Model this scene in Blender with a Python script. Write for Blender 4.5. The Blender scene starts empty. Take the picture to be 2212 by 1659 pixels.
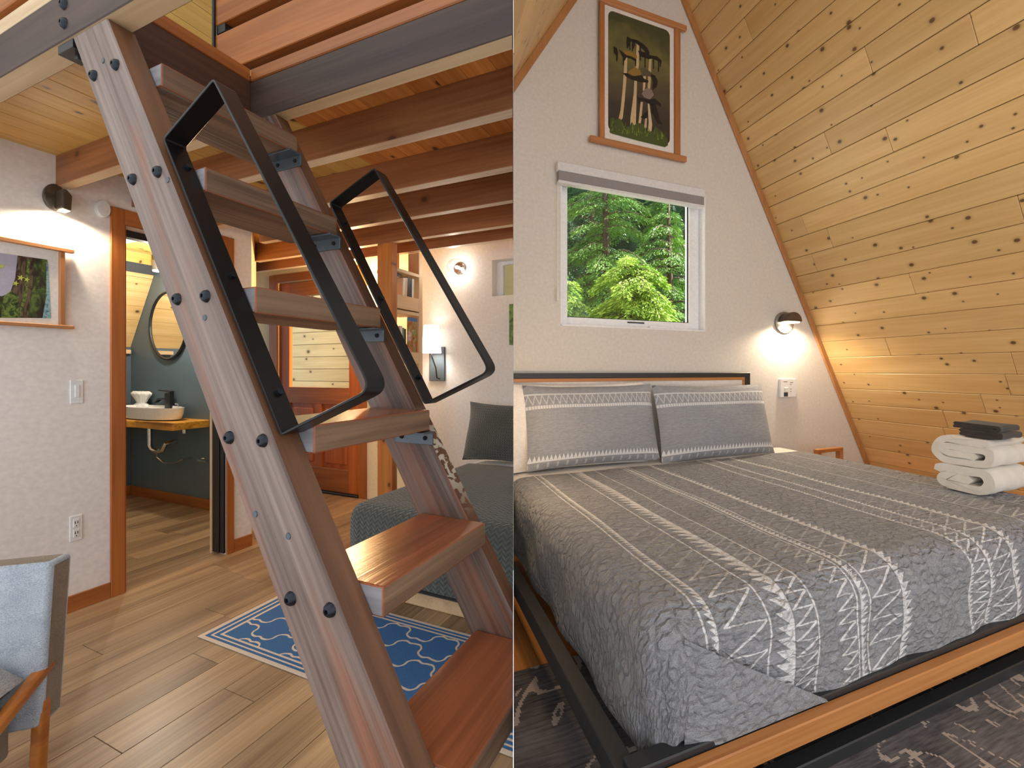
import bpy, bmesh, math, random
from mathutils import Vector, Matrix

# ------------------------------------------------------------------ camera, world, light
W, H = 2212, 1659
CX, FOC, YH = 1212.5, 900.0, 800.0
TL, TR, HC = math.radians(21.45), math.radians(21.18), 1.4
scene = bpy.context.scene
cam_d = bpy.data.cameras.new('camera'); cam = bpy.data.objects.new('camera', cam_d)
scene.collection.objects.link(cam); scene.camera = cam
cam_d.sensor_fit = 'HORIZONTAL'; cam_d.sensor_width = 36.0
cam_d.lens = FOC / W * 36.0
cam_d.shift_x = (W / 2 - CX) / W
cam_d.shift_y = -(H / 2 - YH) / W
cam_d.clip_start = 0.02; cam_d.clip_end = 200
cam.location = (0, 0, HC); cam.rotation_euler = (math.pi / 2, 0, 0)

wd = bpy.data.worlds.new('sky'); scene.world = wd; wd.use_nodes = True
wn = wd.node_tree.nodes; bg = wn['Background']
bg.inputs['Color'].default_value = (0.91, 0.955, 1.0, 1); bg.inputs['Strength'].default_value = 1.25
vs = scene.view_settings
scene.display_settings.display_device = 'sRGB'
vs.view_transform = 'Standard'; vs.look = 'None'; vs.gamma = 1.0; vs.use_curve_mapping = False
vs.exposure = 0.38

sun_d = bpy.data.lights.new('sun', 'SUN'); sun_d.energy = 11.0; sun_d.angle = 0.01; sun_d.color = (1, 0.95, 0.85)
sun = bpy.data.objects.new('sun', sun_d); scene.collection.objects.link(sun)
sun.rotation_euler = Vector((-0.70, -0.15, -0.70)).to_track_quat('-Z', 'Y').to_euler()

random.seed(7)
COL = scene.collection
ROTZ = {'L': math.pi / 2 - TL, 'R': TR}

# ------------------------------------------------------------------ pixel -> place
def _ray(x, y): return Vector(((x - CX) / FOC, 1.0, (YH - y) / FOC))
def _loc(room, w):
    if room == 'L':
        return Vector((w.x * math.sin(TL) + w.y * math.cos(TL), -w.x * math.cos(TL) + w.y * math.sin(TL), w.z))
    return Vector((w.x * math.cos(TR) + w.y * math.sin(TR), -w.x * math.sin(TR) + w.y * math.cos(TR), w.z))
def hit(room, x, y, ax, val):
    d = _loc(room, _ray(x, y)); t = ((val - HC) if ax == 2 else val) / d[ax]
    r = d * t; r.z += HC; return r
def world(room, p):
    a = ROTZ[room]; c, s = math.cos(a), math.sin(a)
    return Vector((p[0] * c - p[1] * s, p[0] * s + p[1] * c, p[2]))
# the dividing wall between the two rooms: vertical plane through the viewpoint
SEAM = (1109 - CX) / FOC
SN = {r: _loc(r, Vector((1, -SEAM, 0)).normalized()) for r in 'LR'}     # normal, points right
EPS = 0.0012

# ------------------------------------------------------------------ materials
MATS = {}
def newmat(name):
    m = bpy.data.materials.new(name); m.use_nodes = True
    nt = m.node_tree; b = nt.nodes['Principled BSDF']; MATS[name] = m
    return m, nt, b
def N(nt, t, **kw):
    n = nt.nodes.new(t)
    for k, v in kw.items(): setattr(n, k, v)
    return n
def lk(nt, a, b): nt.links.new(a, b)
def srgb(r, g, b):
    f = lambda c: (c / 255 / 12.92) if c / 255 <= 0.04045 else ((c / 255 + 0.055) / 1.055) ** 2.4
    return (f(r), f(g), f(b), 1)
def mth(nt, op, a, b=None, c=None, clamp=False):
    n = N(nt, 'ShaderNodeMath', operation=op); n.use_clamp = clamp
    for i, v in enumerate((a, b, c)):
        if v is None: continue
        if isinstance(v, (int, float)): n.inputs[i].default_value = v
        else: lk(nt, v, n.inputs[i])
    return n.outputs[0]
def mixc(nt, fac, a, b, mode='MIX'):
    n = N(nt, 'ShaderNodeMix', data_type='RGBA', blend_type=mode)
    for i, v in ((0, fac), (6, a), (7, b)):
        if isinstance(v, (int, float)): n.inputs[i].default_value = v
        elif isinstance(v, tuple): n.inputs[i].default_value = v
        else: lk(nt, v, n.inputs[i])
    return n.outputs[2]
def coords(nt, which='Object', rnd=True, rot=None):
    tc = N(nt, 'ShaderNodeTexCoord'); o = tc.outputs[which]
    if rot:
        mp = N(nt, 'ShaderNodeMapping'); mp.inputs['Rotation'].default_value = rot; lk(nt, o, mp.inputs[0]); o = mp.outputs[0]
    if rnd:
        oi = N(nt, 'ShaderNodeObjectInfo'); m = mth(nt, 'MULTIPLY', oi.outputs['Random'], 37.0)
        cb = N(nt, 'ShaderNodeCombineXYZ'); lk(nt, m, cb.inputs[0]); lk(nt, m, cb.inputs[1]); lk(nt, m, cb.inputs[2])
        va = N(nt, 'ShaderNodeVectorMath', operation='ADD'); lk(nt, o, va.inputs[0]); lk(nt, cb.outputs[0], va.inputs[1]); o = va.outputs[0]
    return o
def scl(nt, v, s):
    m = N(nt, 'ShaderNodeMapping'); m.inputs['Scale'].default_value = s; lk(nt, v, m.inputs[0]); return m.outputs[0]
def noise(nt, v, scale=1, detail=4, dist=0.0, rough=0.55):
    n = N(nt, 'ShaderNodeTexNoise'); n.inputs['Scale'].default_value = scale; n.inputs['Detail'].default_value = detail
    n.inputs['Distortion'].default_value = dist; n.inputs['Roughness'].default_value = rough
    lk(nt, v, n.inputs['Vector']); return n.outputs['Fac']
def ramp(nt, f, stops, interp='LINEAR'):
    r = N(nt, 'ShaderNodeValToRGB'); e = r.color_ramp.elements; r.color_ramp.interpolation = interp
    while len(e) < len(stops): e.new(0.5)
    for i, (p, c) in enumerate(stops): e[i].position = p; e[i].color = c
    lk(nt, f, r.inputs[0]); return r.outputs[0]
def bump(nt, b, h, strength=0.3, dist=0.01):
    n = N(nt, 'ShaderNodeBump'); n.inputs['Strength'].default_value = strength; n.inputs['Distance'].default_value = dist
    lk(nt, h, n.inputs['Height']); lk(nt, n.outputs[0], b.inputs['Normal'])
def wood(name, dark, light, axis=0, rough=0.45, knots=0, across=2, vary=0.25, streak=None, rot=None, fine=1.0, bmp=0.25, freq=1.0, contrast=1.0):
    m, nt, b = newmat(name); v = coords(nt, rot=rot)
    s = [9.0 * freq] * 3; s[axis] = 0.7 * freq
    s2 = [70.0 * fine] * 3; s2[axis] = 1.6
    big = noise(nt, scl(nt, v, s), 1.0, 3, 0.6)
    fi = noise(nt, scl(nt, v, s2), 1.0, 3, 0.2)
    f = mth(nt, 'ADD', mth(nt, 'MULTIPLY', big, 0.6), mth(nt, 'MULTIPLY', fi, 0.4))
    lo, hi = 0.5 - 0.18 / contrast, 0.5 + 0.18 / contrast
    c = ramp(nt, f, [(lo, dark), (hi, light)])
    if streak:
        sv = [5.0] * 3; sv[axis] = 0.45
        st = noise(nt, scl(nt, v, sv), 1.0, 2, 1.2)
        c = mixc(nt, ramp(nt, st, [(0.55, (0, 0, 0, 1)), (0.68, (0.75, 0.75, 0.75, 1))]), c, streak)
    if vary:
        oi = N(nt, 'ShaderNodeObjectInfo'); hs = N(nt, 'ShaderNodeHueSaturation')
        lk(nt, mth(nt, 'ADD', mth(nt, 'MULTIPLY', oi.outputs['Random'], 2 * vary), 1 - vary), hs.inputs['Value'])
        lk(nt, c, hs.inputs['Color']); c = hs.outputs[0]
    if knots:
        sp = N(nt, 'ShaderNodeSeparateXYZ'); lk(nt, v, sp.inputs[0]); cb = N(nt, 'ShaderNodeCombineXYZ')
        lk(nt, mth(nt, 'MULTIPLY', sp.outputs[axis], 4.6), cb.inputs[0]); lk(nt, mth(nt, 'MULTIPLY', sp.outputs[across], 6.2), cb.inputs[1])
        vo = N(nt, 'ShaderNodeTexVoronoi', voronoi_dimensions='2D'); vo.inputs['Scale'].default_value = knots; lk(nt, cb.outputs[0], vo.inputs['Vector'])
        # only some cells carry a knot
        keep = mth(nt, 'GREATER_THAN', mth(nt, 'FRACT', mth(nt, 'MULTIPLY', N_sep(nt, vo.outputs['Color']), 7.13)), 0.3)
        d = vo.outputs['Distance']
        d = mth(nt, 'MULTIPLY', d, mth(nt, 'MULTIPLY_ADD', N_sep(nt, vo.outputs['Color']), 1.3, 0.7))
        core = mth(nt, 'MULTIPLY', ramp(nt, d, [(0.045, (1, 1, 1, 1)), (0.075, (0, 0, 0, 1))]), keep)
        halo = mth(nt, 'MULTIPLY', ramp(nt, d, [(0.05, (0.45, 0.45, 0.45, 1)), (0.15, (0, 0, 0, 1))]), keep)
        kd = tuple(x * 0.55 for x in dark[:3]) + (1,)
        c = mixc(nt, halo, c, kd); c = mixc(nt, mth(nt, 'MULTIPLY', core, 0.9), c, (0.10, 0.042, 0.016, 1))
    lk(nt, c, b.inputs['Base Color']); b.inputs['Roughness'].default_value = rough
    bump(nt, b, fi, bmp, 0.002)
    return m
def N_sep(nt, c):
    s = N(nt, 'ShaderNodeSeparateColor'); lk(nt, c, s.inputs[0]); return s.outputs[0]
def plain(name, col, rough=0.5, metal=0.0, nz=0.0, nscale=60, emit=None, es=1.0, alpha=None, trans=0.0, spec=None, coat=0):
    m, nt, b = newmat(name); b.inputs['Roughness'].default_value = rough; b.inputs['Metallic'].default_value = metal
    v = coords(nt, rnd=False)
    n1 = noise(nt, v, nscale, 3)
    k = 0.06
    c = ramp(nt, n1, [(0.3, tuple(x * (1 - k) for x in col[:3]) + (1,)), (0.7, tuple(min(1, x * (1 + k)) for x in col[:3]) + (1,))])
    lk(nt, c, b.inputs['Base Color'])
    if nz: bump(nt, b, n1, nz, 0.002)
    if emit: b.inputs['Emission Color'].default_value = emit; b.inputs['Emission Strength'].default_value = es
    if trans: b.inputs['Transmission Weight'].default_value = trans
    if coat: b.inputs['Coat Weight'].default_value = coat
    return m
def fabric(name, c1, c2, scale=220, rough=0.95, bmp=0.5):
    m, nt, b = newmat(name); v = coords(nt, rnd=False)
    n1 = noise(nt, scl(nt, v, (1, 1, 3.0)), scale, 2); n2 = noise(nt, v, 14, 4)
    f = mth(nt, 'ADD', mth(nt, 'MULTIPLY', n1, 0.7), mth(nt, 'MULTIPLY', n2, 0.3))
    lk(nt, ramp(nt, f, [(0.38, c1), (0.62, c2)]), b.inputs['Base Color']); b.inputs['Roughness'].default_value = rough
    b.inputs['Sheen Weight'].default_value = 0.2
    bump(nt, b, n1, bmp, 0.002); return m

# plaster and paint
plain('plaster_warm', srgb(240, 234, 229), 0.85, nz=0.02, nscale=40)
plain('plaster_white', srgb(232, 228, 222), 0.85, nz=0.02, nscale=40)
plain('plaster_cream', srgb(236, 220, 185), 0.85, nz=0.02, nscale=40)
plain('plaster_gable', srgb(222, 217, 210), 0.85, nz=0.02, nscale=40)
plain('paint_slate', srgb(88, 106, 118), 0.5, nz=0.05, nscale=45)
plain('white_plastic', srgb(238, 238, 238), 0.35)
plain('vinyl_white', srgb(244, 245, 248), 0.3)
plain('roller_white', srgb(226, 226, 230), 0.6)
plain('roller_grey', srgb(146, 144, 146), 0.7, nz=0.2, nscale=300)
plain('black_steel', srgb(34, 32, 32), 0.32, metal=0.6)
plain('black_satin', srgb(24, 25, 28), 0.4)
plain('bed_steel', srgb(44, 45, 48), 0.45)
plain('bolt_black', srgb(42, 46, 52), 0.35, metal=0.7)
plain('bracket_steel', srgb(92, 100, 106), 0.4, metal=0.6)
plain('hole_dark', srgb(18, 12, 9), 0.9)
plain('bronze', srgb(92, 82, 70), 0.35, metal=0.5)
plain('nickel', srgb(150, 146, 140), 0.35, metal=0.6)
plain('chrome', srgb(205, 205, 205), 0.12, metal=1.0)
plain('ceramic', srgb(240, 240, 240), 0.08, coat=0.5)
plain('slate_plate', srgb(82, 92, 97), 0.5)
plain('gasket_black', srgb(22, 24, 24), 0.6)
plain('paper_white', srgb(236, 232, 226), 0.8)
plain('felt_dark', srgb(70, 72, 76), 0.9)
mm, nt, b = newmat('mirror'); b.inputs['Metallic'].default_value = 1; b.inputs['Roughness'].default_value = 0.02
b.inputs['Base Color'].default_value = (0.92, 0.93, 0.93, 1)
def glassmat(name, tint=(0.95, 0.98, 0.97, 1), gloss=0.06):
    m, nt, b = newmat(name)
    out = nt.nodes['Material Output']; tr = N(nt, 'ShaderNodeBsdfTransparent'); tr.inputs[0].default_value = tint
    gl = N(nt, 'ShaderNodeBsdfGlossy'); gl.inputs['Roughness'].default_value = 0.02
    lw = N(nt, 'ShaderNodeLayerWeight'); lw.inputs['Blend'].default_value = 0.5
    fr_ = mth(nt, 'MULTIPLY_ADD', mth(nt, 'POWER', lw.outputs['Facing'], 5.0), 0.5, gloss)
    mx = N(nt, 'ShaderNodeMixShader'); lk(nt, fr_, mx.inputs[0]); lk(nt, tr.outputs[0], mx.inputs[1]); lk(nt, gl.outputs[0], mx.inputs[2])
    lk(nt, mx.outputs[0], out.inputs['Surface']); nt.nodes.remove(b); return m
glassmat('pane_glass', gloss=0.02); glassmat('bulb_glass', (0.86, 0.86, 0.88, 1), 0.12)
def emitmat(name, col, st):
    m, nt, b = newmat(name); b.inputs['Base Color'].default_value = col
    b.inputs['Emission Color'].default_value = col; b.inputs['Emission Strength'].default_value = st; return m
emitmat('lamp_warm', (1.0, 0.86, 0.62, 1), 12); emitmat('lamp_white', (1, 0.97, 0.92, 1), 10); emitmat('shade_lit', (1.0, 0.985, 0.96, 1), 1.1)

# woods
wood('stair_grey', srgb(80, 60, 51), srgb(144, 125, 115), 1, 0.5, streak=srgb(158, 88, 52), vary=0, rot=(-math.radians(59), 0, 0), fine=1.0, bmp=0.5, contrast=1.25)
wood('stair_edge', srgb(88, 56, 36), srgb(128, 88, 60), 1, 0.5, vary=0, rot=(-math.radians(59), 0, 0))
m = wood('stair_edge_worn', srgb(88, 56, 36), srgb(128, 88, 60), 1, 0.6, vary=0, rot=(-math.radians(59), 0, 0))
_nt = m.node_tree; _b = _nt.nodes['Principled BSDF']; _c = _b.inputs['Base Color'].links[0].from_socket
_v = coords(_nt, rnd=False); _s = N(_nt, 'ShaderNodeSeparateXYZ'); lk(_nt, _v, _s.inputs[0])
_rng = ramp(_nt, mth(_nt, 'MULTIPLY', _s.outputs[2], 0.5), [(0.46, (0, 0, 0, 1)), (0.53, (1, 1, 1, 1)), (0.59, (1, 1, 1, 1)), (0.64, (0, 0, 0, 1))])
_w = mth(_nt, 'MULTIPLY', _rng, mth(_nt, 'GREATER_THAN', noise(_nt, _v, 30, 4, 0.5), 0.5))
lk(_nt, mixc(_nt, mth(_nt, 'MULTIPLY', _w, 0.8), _c, srgb(214, 204, 186)), _b.inputs['Base Color'])
wood('tread_top', srgb(112, 62, 38), srgb(162, 96, 62), 0, 0.22, vary=0.08, streak=srgb(168, 86, 44))
wood('tread_edge', srgb(92, 67, 50), srgb(146, 115, 88), 0, 0.55, vary=0.1, bmp=0.6, contrast=1.3)
wood('tread_end', srgb(100, 98, 102), srgb(160, 158, 162), 1, 0.7, vary=0.0, bmp=0.6)
wood('beam_grey', srgb(50, 35, 29), srgb(86, 64, 54), 1, 0.55, vary=0.06, bmp=0.5)
wood('beam_pale', srgb(182, 150, 108), srgb(224, 198, 160), 1, 0.5, vary=0.05)
wood('joist_brown', srgb(126, 76, 42), srgb(178, 120, 76), 1, 0.5, vary=0.1, knots=0.4)
wood('joist_under', srgb(190, 158, 124), srgb(232, 210, 184), 1, 0.4, vary=0.05)
wood('deck_orange', srgb(198, 112, 44), srgb(240, 166, 88), 0, 0.5, knots=0.6, across=1, vary=0.22)
wood('deck_yellow', srgb(200, 150, 70), srgb(232, 190, 108), 0, 0.36, knots=0.7, across=1, vary=0.08)
wood('fir_trim', srgb(150, 82, 34), srgb(190, 116, 56), 2, 0.42, vary=0.1)
wood('fir_trim_u', srgb(150, 82, 34), srgb(196, 120, 60), 0, 0.42, vary=0.1)
wood('fir_trim_v', srgb(136, 74, 30), srgb(182, 112, 54), 1, 0.42, vary=0.08)
wood('header_dark', srgb(58, 32, 18), srgb(94, 56, 32), 0, 0.5, vary=0.05)
wood('door_fir', srgb(156, 76, 28), srgb(204, 116, 52), 2, 0.35, vary=0.06)
wood('post_fir', srgb(172, 98, 42), srgb(214, 140, 70), 2, 0.45, knots=0.5, across=1, vary=0.08)
wood('pale_pine', srgb(214, 176, 132), srgb(238, 208, 168), 0, 0.5, vary=0.05)
wood('pale_pine_z', srgb(214, 176, 132), srgb(238, 208, 168), 2, 0.5, vary=0.05)
wood('pine_wall', srgb(200, 160, 102), srgb(228, 196, 140), 1, 0.38, knots=1.05, across=2, vary=0.09, fine=0.6, contrast=0.8, bmp=0.1)
wood('pine_bath', srgb(206, 166, 104), srgb(232, 202, 146), 0, 0.5, knots=0.8, vary=0.06)
wood('pine_trim', srgb(166, 112, 64), srgb(198, 144, 92), 2, 0.42, vary=0.04)
wood('frame_cedar', srgb(150, 92, 50), srgb(196, 134, 84), 2, 0.5, vary=0.08)
wood('frame_cedar_h', srgb(164, 104, 60), srgb(208, 148, 98), 0, 0.5, vary=0.08)
wood('rail_oak', srgb(168, 104, 52), srgb(208, 146, 86), 0, 0.4, vary=0.03)
wood('floor_pine', srgb(190, 118, 56), srgb(226, 160, 92), 1, 0.4, knots=0.5, across=0, vary=0.12)
wood('floor_laminate', srgb(118, 92, 66), srgb(182, 152, 116), 0, 0.33, vary=0.2, bmp=0.12, freq=0.9, contrast=1.2)
wood('arm_wood', srgb(150, 84, 30), srgb(198, 122, 54), 1, 0.3, vary=0.02)
wood('slab_wood', srgb(176, 112, 30), srgb(240, 182, 74), 1, 0.3, vary=0, contrast=1.5, streak=srgb(84, 44, 14))
wood('shed_wood', srgb(196, 168, 120), srgb(226, 204, 160), 1, 0.6, knots=0.5, vary=0.08)
wood('bark', srgb(70, 52, 40), srgb(120, 100, 84), 2, 0.9, vary=0.1)
# cloth
fabric('chair_blue', srgb(138, 146, 158), srgb(190, 196, 204), 260)
fabric('chair_side', srgb(104, 88, 70), srgb(142, 124, 104), 260)
fabric('cushion_grey', srgb(146, 142, 138), srgb(196, 192, 186), 120)
fabric('towel_white', srgb(226, 220, 210), srgb(246, 242, 236), 420, bmp=0.9)
fabric('washcloth', srgb(44, 40, 38), srgb(72, 66, 62), 420, bmp=0.9)
fabric('linen_white', srgb(232, 226, 220), srgb(246, 242, 238), 60, bmp=0.2)
fabric('mattress_dark', srgb(24, 24, 26), srgb(36, 36, 38), 200)
fabric('bag_white', srgb(226, 230, 232), srgb(250, 252, 252), 60, rough=0.5)

# ------------------------------------------------------------------ mesh helpers
class M:
    def __init__(s): s.v = []; s.f = []; s.mi = []; s.uv = None
    def add(s, vs_, fs, mi=0):
        o = len(s.v); s.v += [tuple(p) for p in vs_]
        for i, f in enumerate(fs):
            s.f.append(tuple(o + k for k in f)); s.mi.append(mi[i] if isinstance(mi, (list, tuple)) else mi)
        return s
    def box(s, x0, x1, y0, y1, z0, z1, mi=0):
        vs_ = [(x, y, z) for z in (z0, z1) for y in (y0, y1) for x in (x0, x1)]
        # face order: bottom, top, y0, y1, x0, x1
        return s.add(vs_, [(0, 2, 3, 1), (4, 5, 7, 6), (0, 1, 5, 4), (2, 6, 7, 3), (0, 4, 6, 2), (1, 3, 7, 5)], mi)
    def hexa(s, b4, t4, mi=0):
        return s.add(list(b4) + list(t4), [(3, 2, 1, 0), (4, 5, 6, 7), (0, 1, 5, 4), (1, 2, 6, 5), (2, 3, 7, 6), (3, 0, 4, 7)], mi)
    def prism(s, poly, ax, a0, a1, mi=0):
        # poly: 2d points in the two other axes (in order of axis index)
        def p3(q, a):
            r = list(q); r.insert(ax, a); return tuple(r)
        n = len(poly); vs_ = [p3(q, a0) for q in poly] + [p3(q, a1) for q in poly]
        fs = [tuple(range(n))[::-1], tuple(range(n, 2 * n))] + [(i, (i + 1) % n, n + (i + 1) % n, n + i) for i in range(n)]
        return s.add(vs_, fs, mi)
    def tube(s, path, r, n=10, mi=0, caps=True):
        path = [Vector(p) for p in path]; rings = []
        up = None
        for i, p in enumerate(path):
            t = (path[min(i + 1, len(path) - 1)] - path[max(i - 1, 0)]).normalized()
            if up is None: up = t.orthogonal().normalized()
            up = (up - t * up.dot(t)).normalized(); sd = t.cross(up)
            rr = r[i] if isinstance(r, (list, tuple)) else r
            rings.append([p + (up * math.cos(2 * math.pi * k / n) + sd * math.sin(2 * math.pi * k / n)) * rr for k in range(n)])
        vs_ = [q for g in rings for q in g]; fs = []
        for i in range(len(path) - 1):
            for k in range(n):
                fs.append((i * n + k, i * n + (k + 1) % n, (i + 1) * n + (k + 1) % n, (i + 1) * n + k))
        if caps: fs += [tuple(range(n))[::-1], tuple(range((len(path) - 1) * n, len(path) * n))]
        return s.add(vs_, fs, mi)
    def lathe(s, prof, c, axis=2, n=28, sx=1.0, sy=1.0, mi=0):
        # prof: (radius, height) list, rotated about an axis through c
        vs_ = []; fs = []; m = len(prof)
        for r, h in prof:
            for k in range(n):
                a = 2 * math.pi * k / n; q = [r * math.cos(a) * sx, r * math.sin(a) * sy]; q.insert(axis, h)
                vs_.append((c[0] + q[0], c[1] + q[1], c[2] + q[2]))
        for i in range(m - 1):
            for k in range(n): fs.append((i * n + k, i * n + (k + 1) % n, (i + 1) * n + (k + 1) % n, (i + 1) * n + k))
        fs.append(tuple(range(n))[::-1]); fs.append(tuple(range((m - 1) * n, m * n)))
        return s.add(vs_, fs, mi)
    def grid(s, fn, nu, nv, uvfn=None, mi=0):
        o = len(s.v); vs_ = []; uvs = []
        for j in range(nv + 1):
            for i in range(nu + 1):
                vs_.append(fn(i / nu, j / nv)); uvs.append(uvfn(i / nu, j / nv) if uvfn else (i / nu, j / nv))
        fs = [(j * (nu + 1) + i, j * (nu + 1) + i + 1, (j + 1) * (nu + 1) + i + 1, (j + 1) * (nu + 1) + i) for j in range(nv) for i in range(nu)]
        if s.uv is None: s.uv = {}
        for k, q in enumerate(uvs): s.uv[o + k] = q
        return s.add(vs_, fs, mi)

BASE = {}
def build(mb, name, mats, parent=None, room=None, base=None, bevel=0, seg=1, smooth=False, clip=False, recalc=True):
    if isinstance(mats, str): mats = [mats]
    if parent is not None:
        room, base = BASE[parent.name]
        if base is None: base = (0, 0, 0)
    if base is None: base = (0, 0, 0)
    bm = bmesh.new()
    uvl = bm.loops.layers.uv.new('UVMap') if mb.uv else None
    vv = [bm.verts.new(p) for p in mb.v]; bm.verts.index_update()
    for f, mi in zip(mb.f, mb.mi):
        try: fc = bm.faces.new([vv[i] for i in f])
        except ValueError: continue
        fc.material_index = mi
        if uvl:
            for lp, i in zip(fc.loops, f): lp[uvl].uv = mb.uv.get(i, (0, 0))
    if recalc: bmesh.ops.recalc_face_normals(bm, faces=bm.faces)
    if clip:
        n = SN[room]; sgn = 1 if room == 'L' else -1
        geo = bm.verts[:] + bm.edges[:] + bm.faces[:]
        r = bmesh.ops.bisect_plane(bm, geom=geo, dist=1e-6, plane_co=n * (-sgn * EPS), plane_no=n * sgn, clear_outer=True)
        ed = [e for e in r['geom_cut'] if isinstance(e, bmesh.types.BMEdge)]
        if ed and clip != 'open': bmesh.ops.holes_fill(bm, edges=ed, sides=0)
    if bevel:
        es = [e for e in bm.edges if len(e.link_faces) == 2 and e.calc_face_angle(0) > 0.5]
        bmesh.ops.bevel(bm, geom=es, offset=bevel, segments=seg, affect='EDGES', clamp_overlap=True, profile=0.5)
    bmesh.ops.translate(bm, verts=bm.verts, vec=-Vector(base))
    if not bm.verts: bm.free(); return None
    me = bpy.data.meshes.new(name); bm.to_mesh(me); bm.free()
    for mname in mats: me.materials.append(MATS[mname])
    if smooth:
        for p in me.polygons: p.use_smooth = True
        if smooth != True:
            try: me.set_sharp_from_angle(angle=math.radians(smooth))
            except Exception: pass
    o = bpy.data.objects.new(name, me); COL.objects.link(o)
    if parent is not None:
        o.parent = parent; BASE[o.name] = (room, base)
    else:
        o.location = world(room, base); o.rotation_euler = (0, 0, ROTZ[room]); BASE[o.name] = (room, tuple(base))
    return o
def tag(o, label, cat, group=None, kind=None):
    if o is None: return o
    if label: o['label'] = label
    if cat: o['category'] = cat
    if group: o['group'] = group
    if kind: o['kind'] = kind
    return o
def struct(o, label=None):
    if o is None: return o
    o['kind'] = 'structure'
    if label: o['label'] = label
    return o
def thing(name, room, base, label, cat, group=None):
    o = bpy.data.objects.new(name, None); COL.objects.link(o); o.empty_display_size = 0.05
    o.location = world(room, base); o.rotation_euler = (0, 0, ROTZ[room]); BASE[o.name] = (room, tuple(base))
    return tag(o, label, cat, group)
def box(name, mats, dims, parent=None, room=None, base=None, bevel=0.0, clip=False, mi=0, seg=1):
    return build(M().box(*dims, mi=mi), name, mats, parent, room, base, bevel, seg, clip=clip)
def copy_part(src, parent, d):
    o = src.copy(); COL.objects.link(o); o.parent = parent; o.location = src.location + Vector(d); BASE[o.name] = BASE[src.name]; return o
def lamp(name, kind, room, pos, energy, color=(1, 0.82, 0.6), size=0.03, look=None, spot=None):
    d = bpy.data.lights.new(name, kind); d.energy = energy; d.color = color
    if kind in ('POINT', 'SPOT'): d.shadow_soft_size = size
    if kind == 'SPOT': d.spot_size = spot; d.spot_blend = 0.5
    o = bpy.data.objects.new(name, d); COL.objects.link(o); o.location = world(room, pos)
    if look:
        o.rotation_euler = (world(room, look) - o.location).to_track_quat('-Z', 'Y').to_euler()
    return o
# ================================================================== LEFT ROOM
def Lh(x, y, ax, val): return hit('L', x, y, ax, val)
VW, VB = 3.53, 3.67            # bathroom wall, front and back face
ZB, ZD = 2.444, 2.617          # joist underside, deck underside
UE, UWH = 3.45, 3.30           # entry wall, wall behind the bed
US1, US1I, US2, US2O = 0.655, 0.72, 1.149, 1.205
SLOPE0 = lambda v: 1.66 + (6.239 - v) * 1.68

def wall_holes(mb, ax, a0, a1, b0, b1, z0, z1, holes):
    # wall slab: thickness axis ax (0/1) a0..a1, run b0..b1, with rectangular holes (h0,h1,hz0,hz1)
    cuts = sorted({b0, b1} | {h for q in holes for h in q[:2]})
    for c0, c1 in zip(cuts, cuts[1:]):
        zs = [(z0, z1)]
        for h in holes:
            if c0 >= h[0] - 1e-6 and c1 <= h[1] + 1e-6:
                zs = [s for z in zs for s in ((z[0], h[2]), (h[3], z[1])) if s[1] - s[0] > 1e-4]
        for s0, s1 in zs:
            if ax == 0: mb.box(a0, a1, c0, c1, s0, s1)
            else: mb.box(c0, c1, a0, a1, s0, s1)
    return mb

# ---- floor with separate planks
fl = struct(box('floor', 'felt_dark', (-0.8, 3.5, -0.6, 6.3, -0.08, -0.012), room='L', clip=True), 'grey brown laminate plank floor of the stair room')
random.seed(11)
PWD = 0.2
for r in range(34):
    v0 = -0.55 + r * PWD; u = -0.8 - random.random() * 0.8
    while u < 3.45:
        ln = random.choice((0.75, 0.95, 1.15)); u1 = min(u + ln, 3.48); a = max(u, -0.8)
        if u1 - a > 0.05:
            box('plank', 'floor_laminate', (a + 0.0008, u1 - 0.0008, v0 + 0.0009, v0 + PWD - 0.0009, -0.012, 0.0), fl, bevel=0.0012, clip=True)
        u += ln

# ---- bathroom wall with doorway
DL, DR = Lh(267, 700, 1, VW).x, Lh(488, 1100, 1, VW).x
DZ = Lh(267, 487, 1, VW).z
WE = Lh(543, 600, 1, VW).x
CLo, CRo = Lh(237, 800, 1, VW).x, Lh(503, 1100, 1, VW).x
CZ = Lh(239, 446, 1, VW).z
struct(build(wall_holes(M(), 1, VW, VB, -0.8, WE, 0, ZD, [(DL, DR, -0.01, DZ)]), 'wall_left', 'plaster_warm', room='L'))
struct(build(M().prism([(WE - 0.06, VB), (WE, VW + 0.02), (2.76, 4.36), (2.70, 4.36)], 2, 0, ZD), 'wall_hall', 'plaster_cream', room='L'))
tr = struct(build(M().box(CLo, DL, VW - 0.018, VW, 0, CZ), 'trim_1', 'fir_trim', room='L', bevel=0.002))
struct(build(M().box(DR, CRo, VW - 0.018, VW, 0, CZ), 'trim_2', 'fir_trim', room='L', bevel=0.002))
struct(build(M().box(DL, DR, VW - 0.018, VW, DZ, CZ), 'trim_3', 'fir_trim_u', room='L', bevel=0.002))
struct(build(M().box(DL - 0.004, DL + 0.012, VW, VB + 0.02, 0, DZ), 'trim_4', 'fir_trim', room='L'))
struct(build(M().box(-0.8, CLo, VW - 0.014, VW, 0, 0.095), 'baseboard_left', 'fir_trim_u', room='L', bevel=0.002))
struct(build(M().box(CRo, WE, VW - 0.014, VW, 0, 0.095), 'baseboard_left', 'fir_trim_u', room='L', bevel=0.002))
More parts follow.
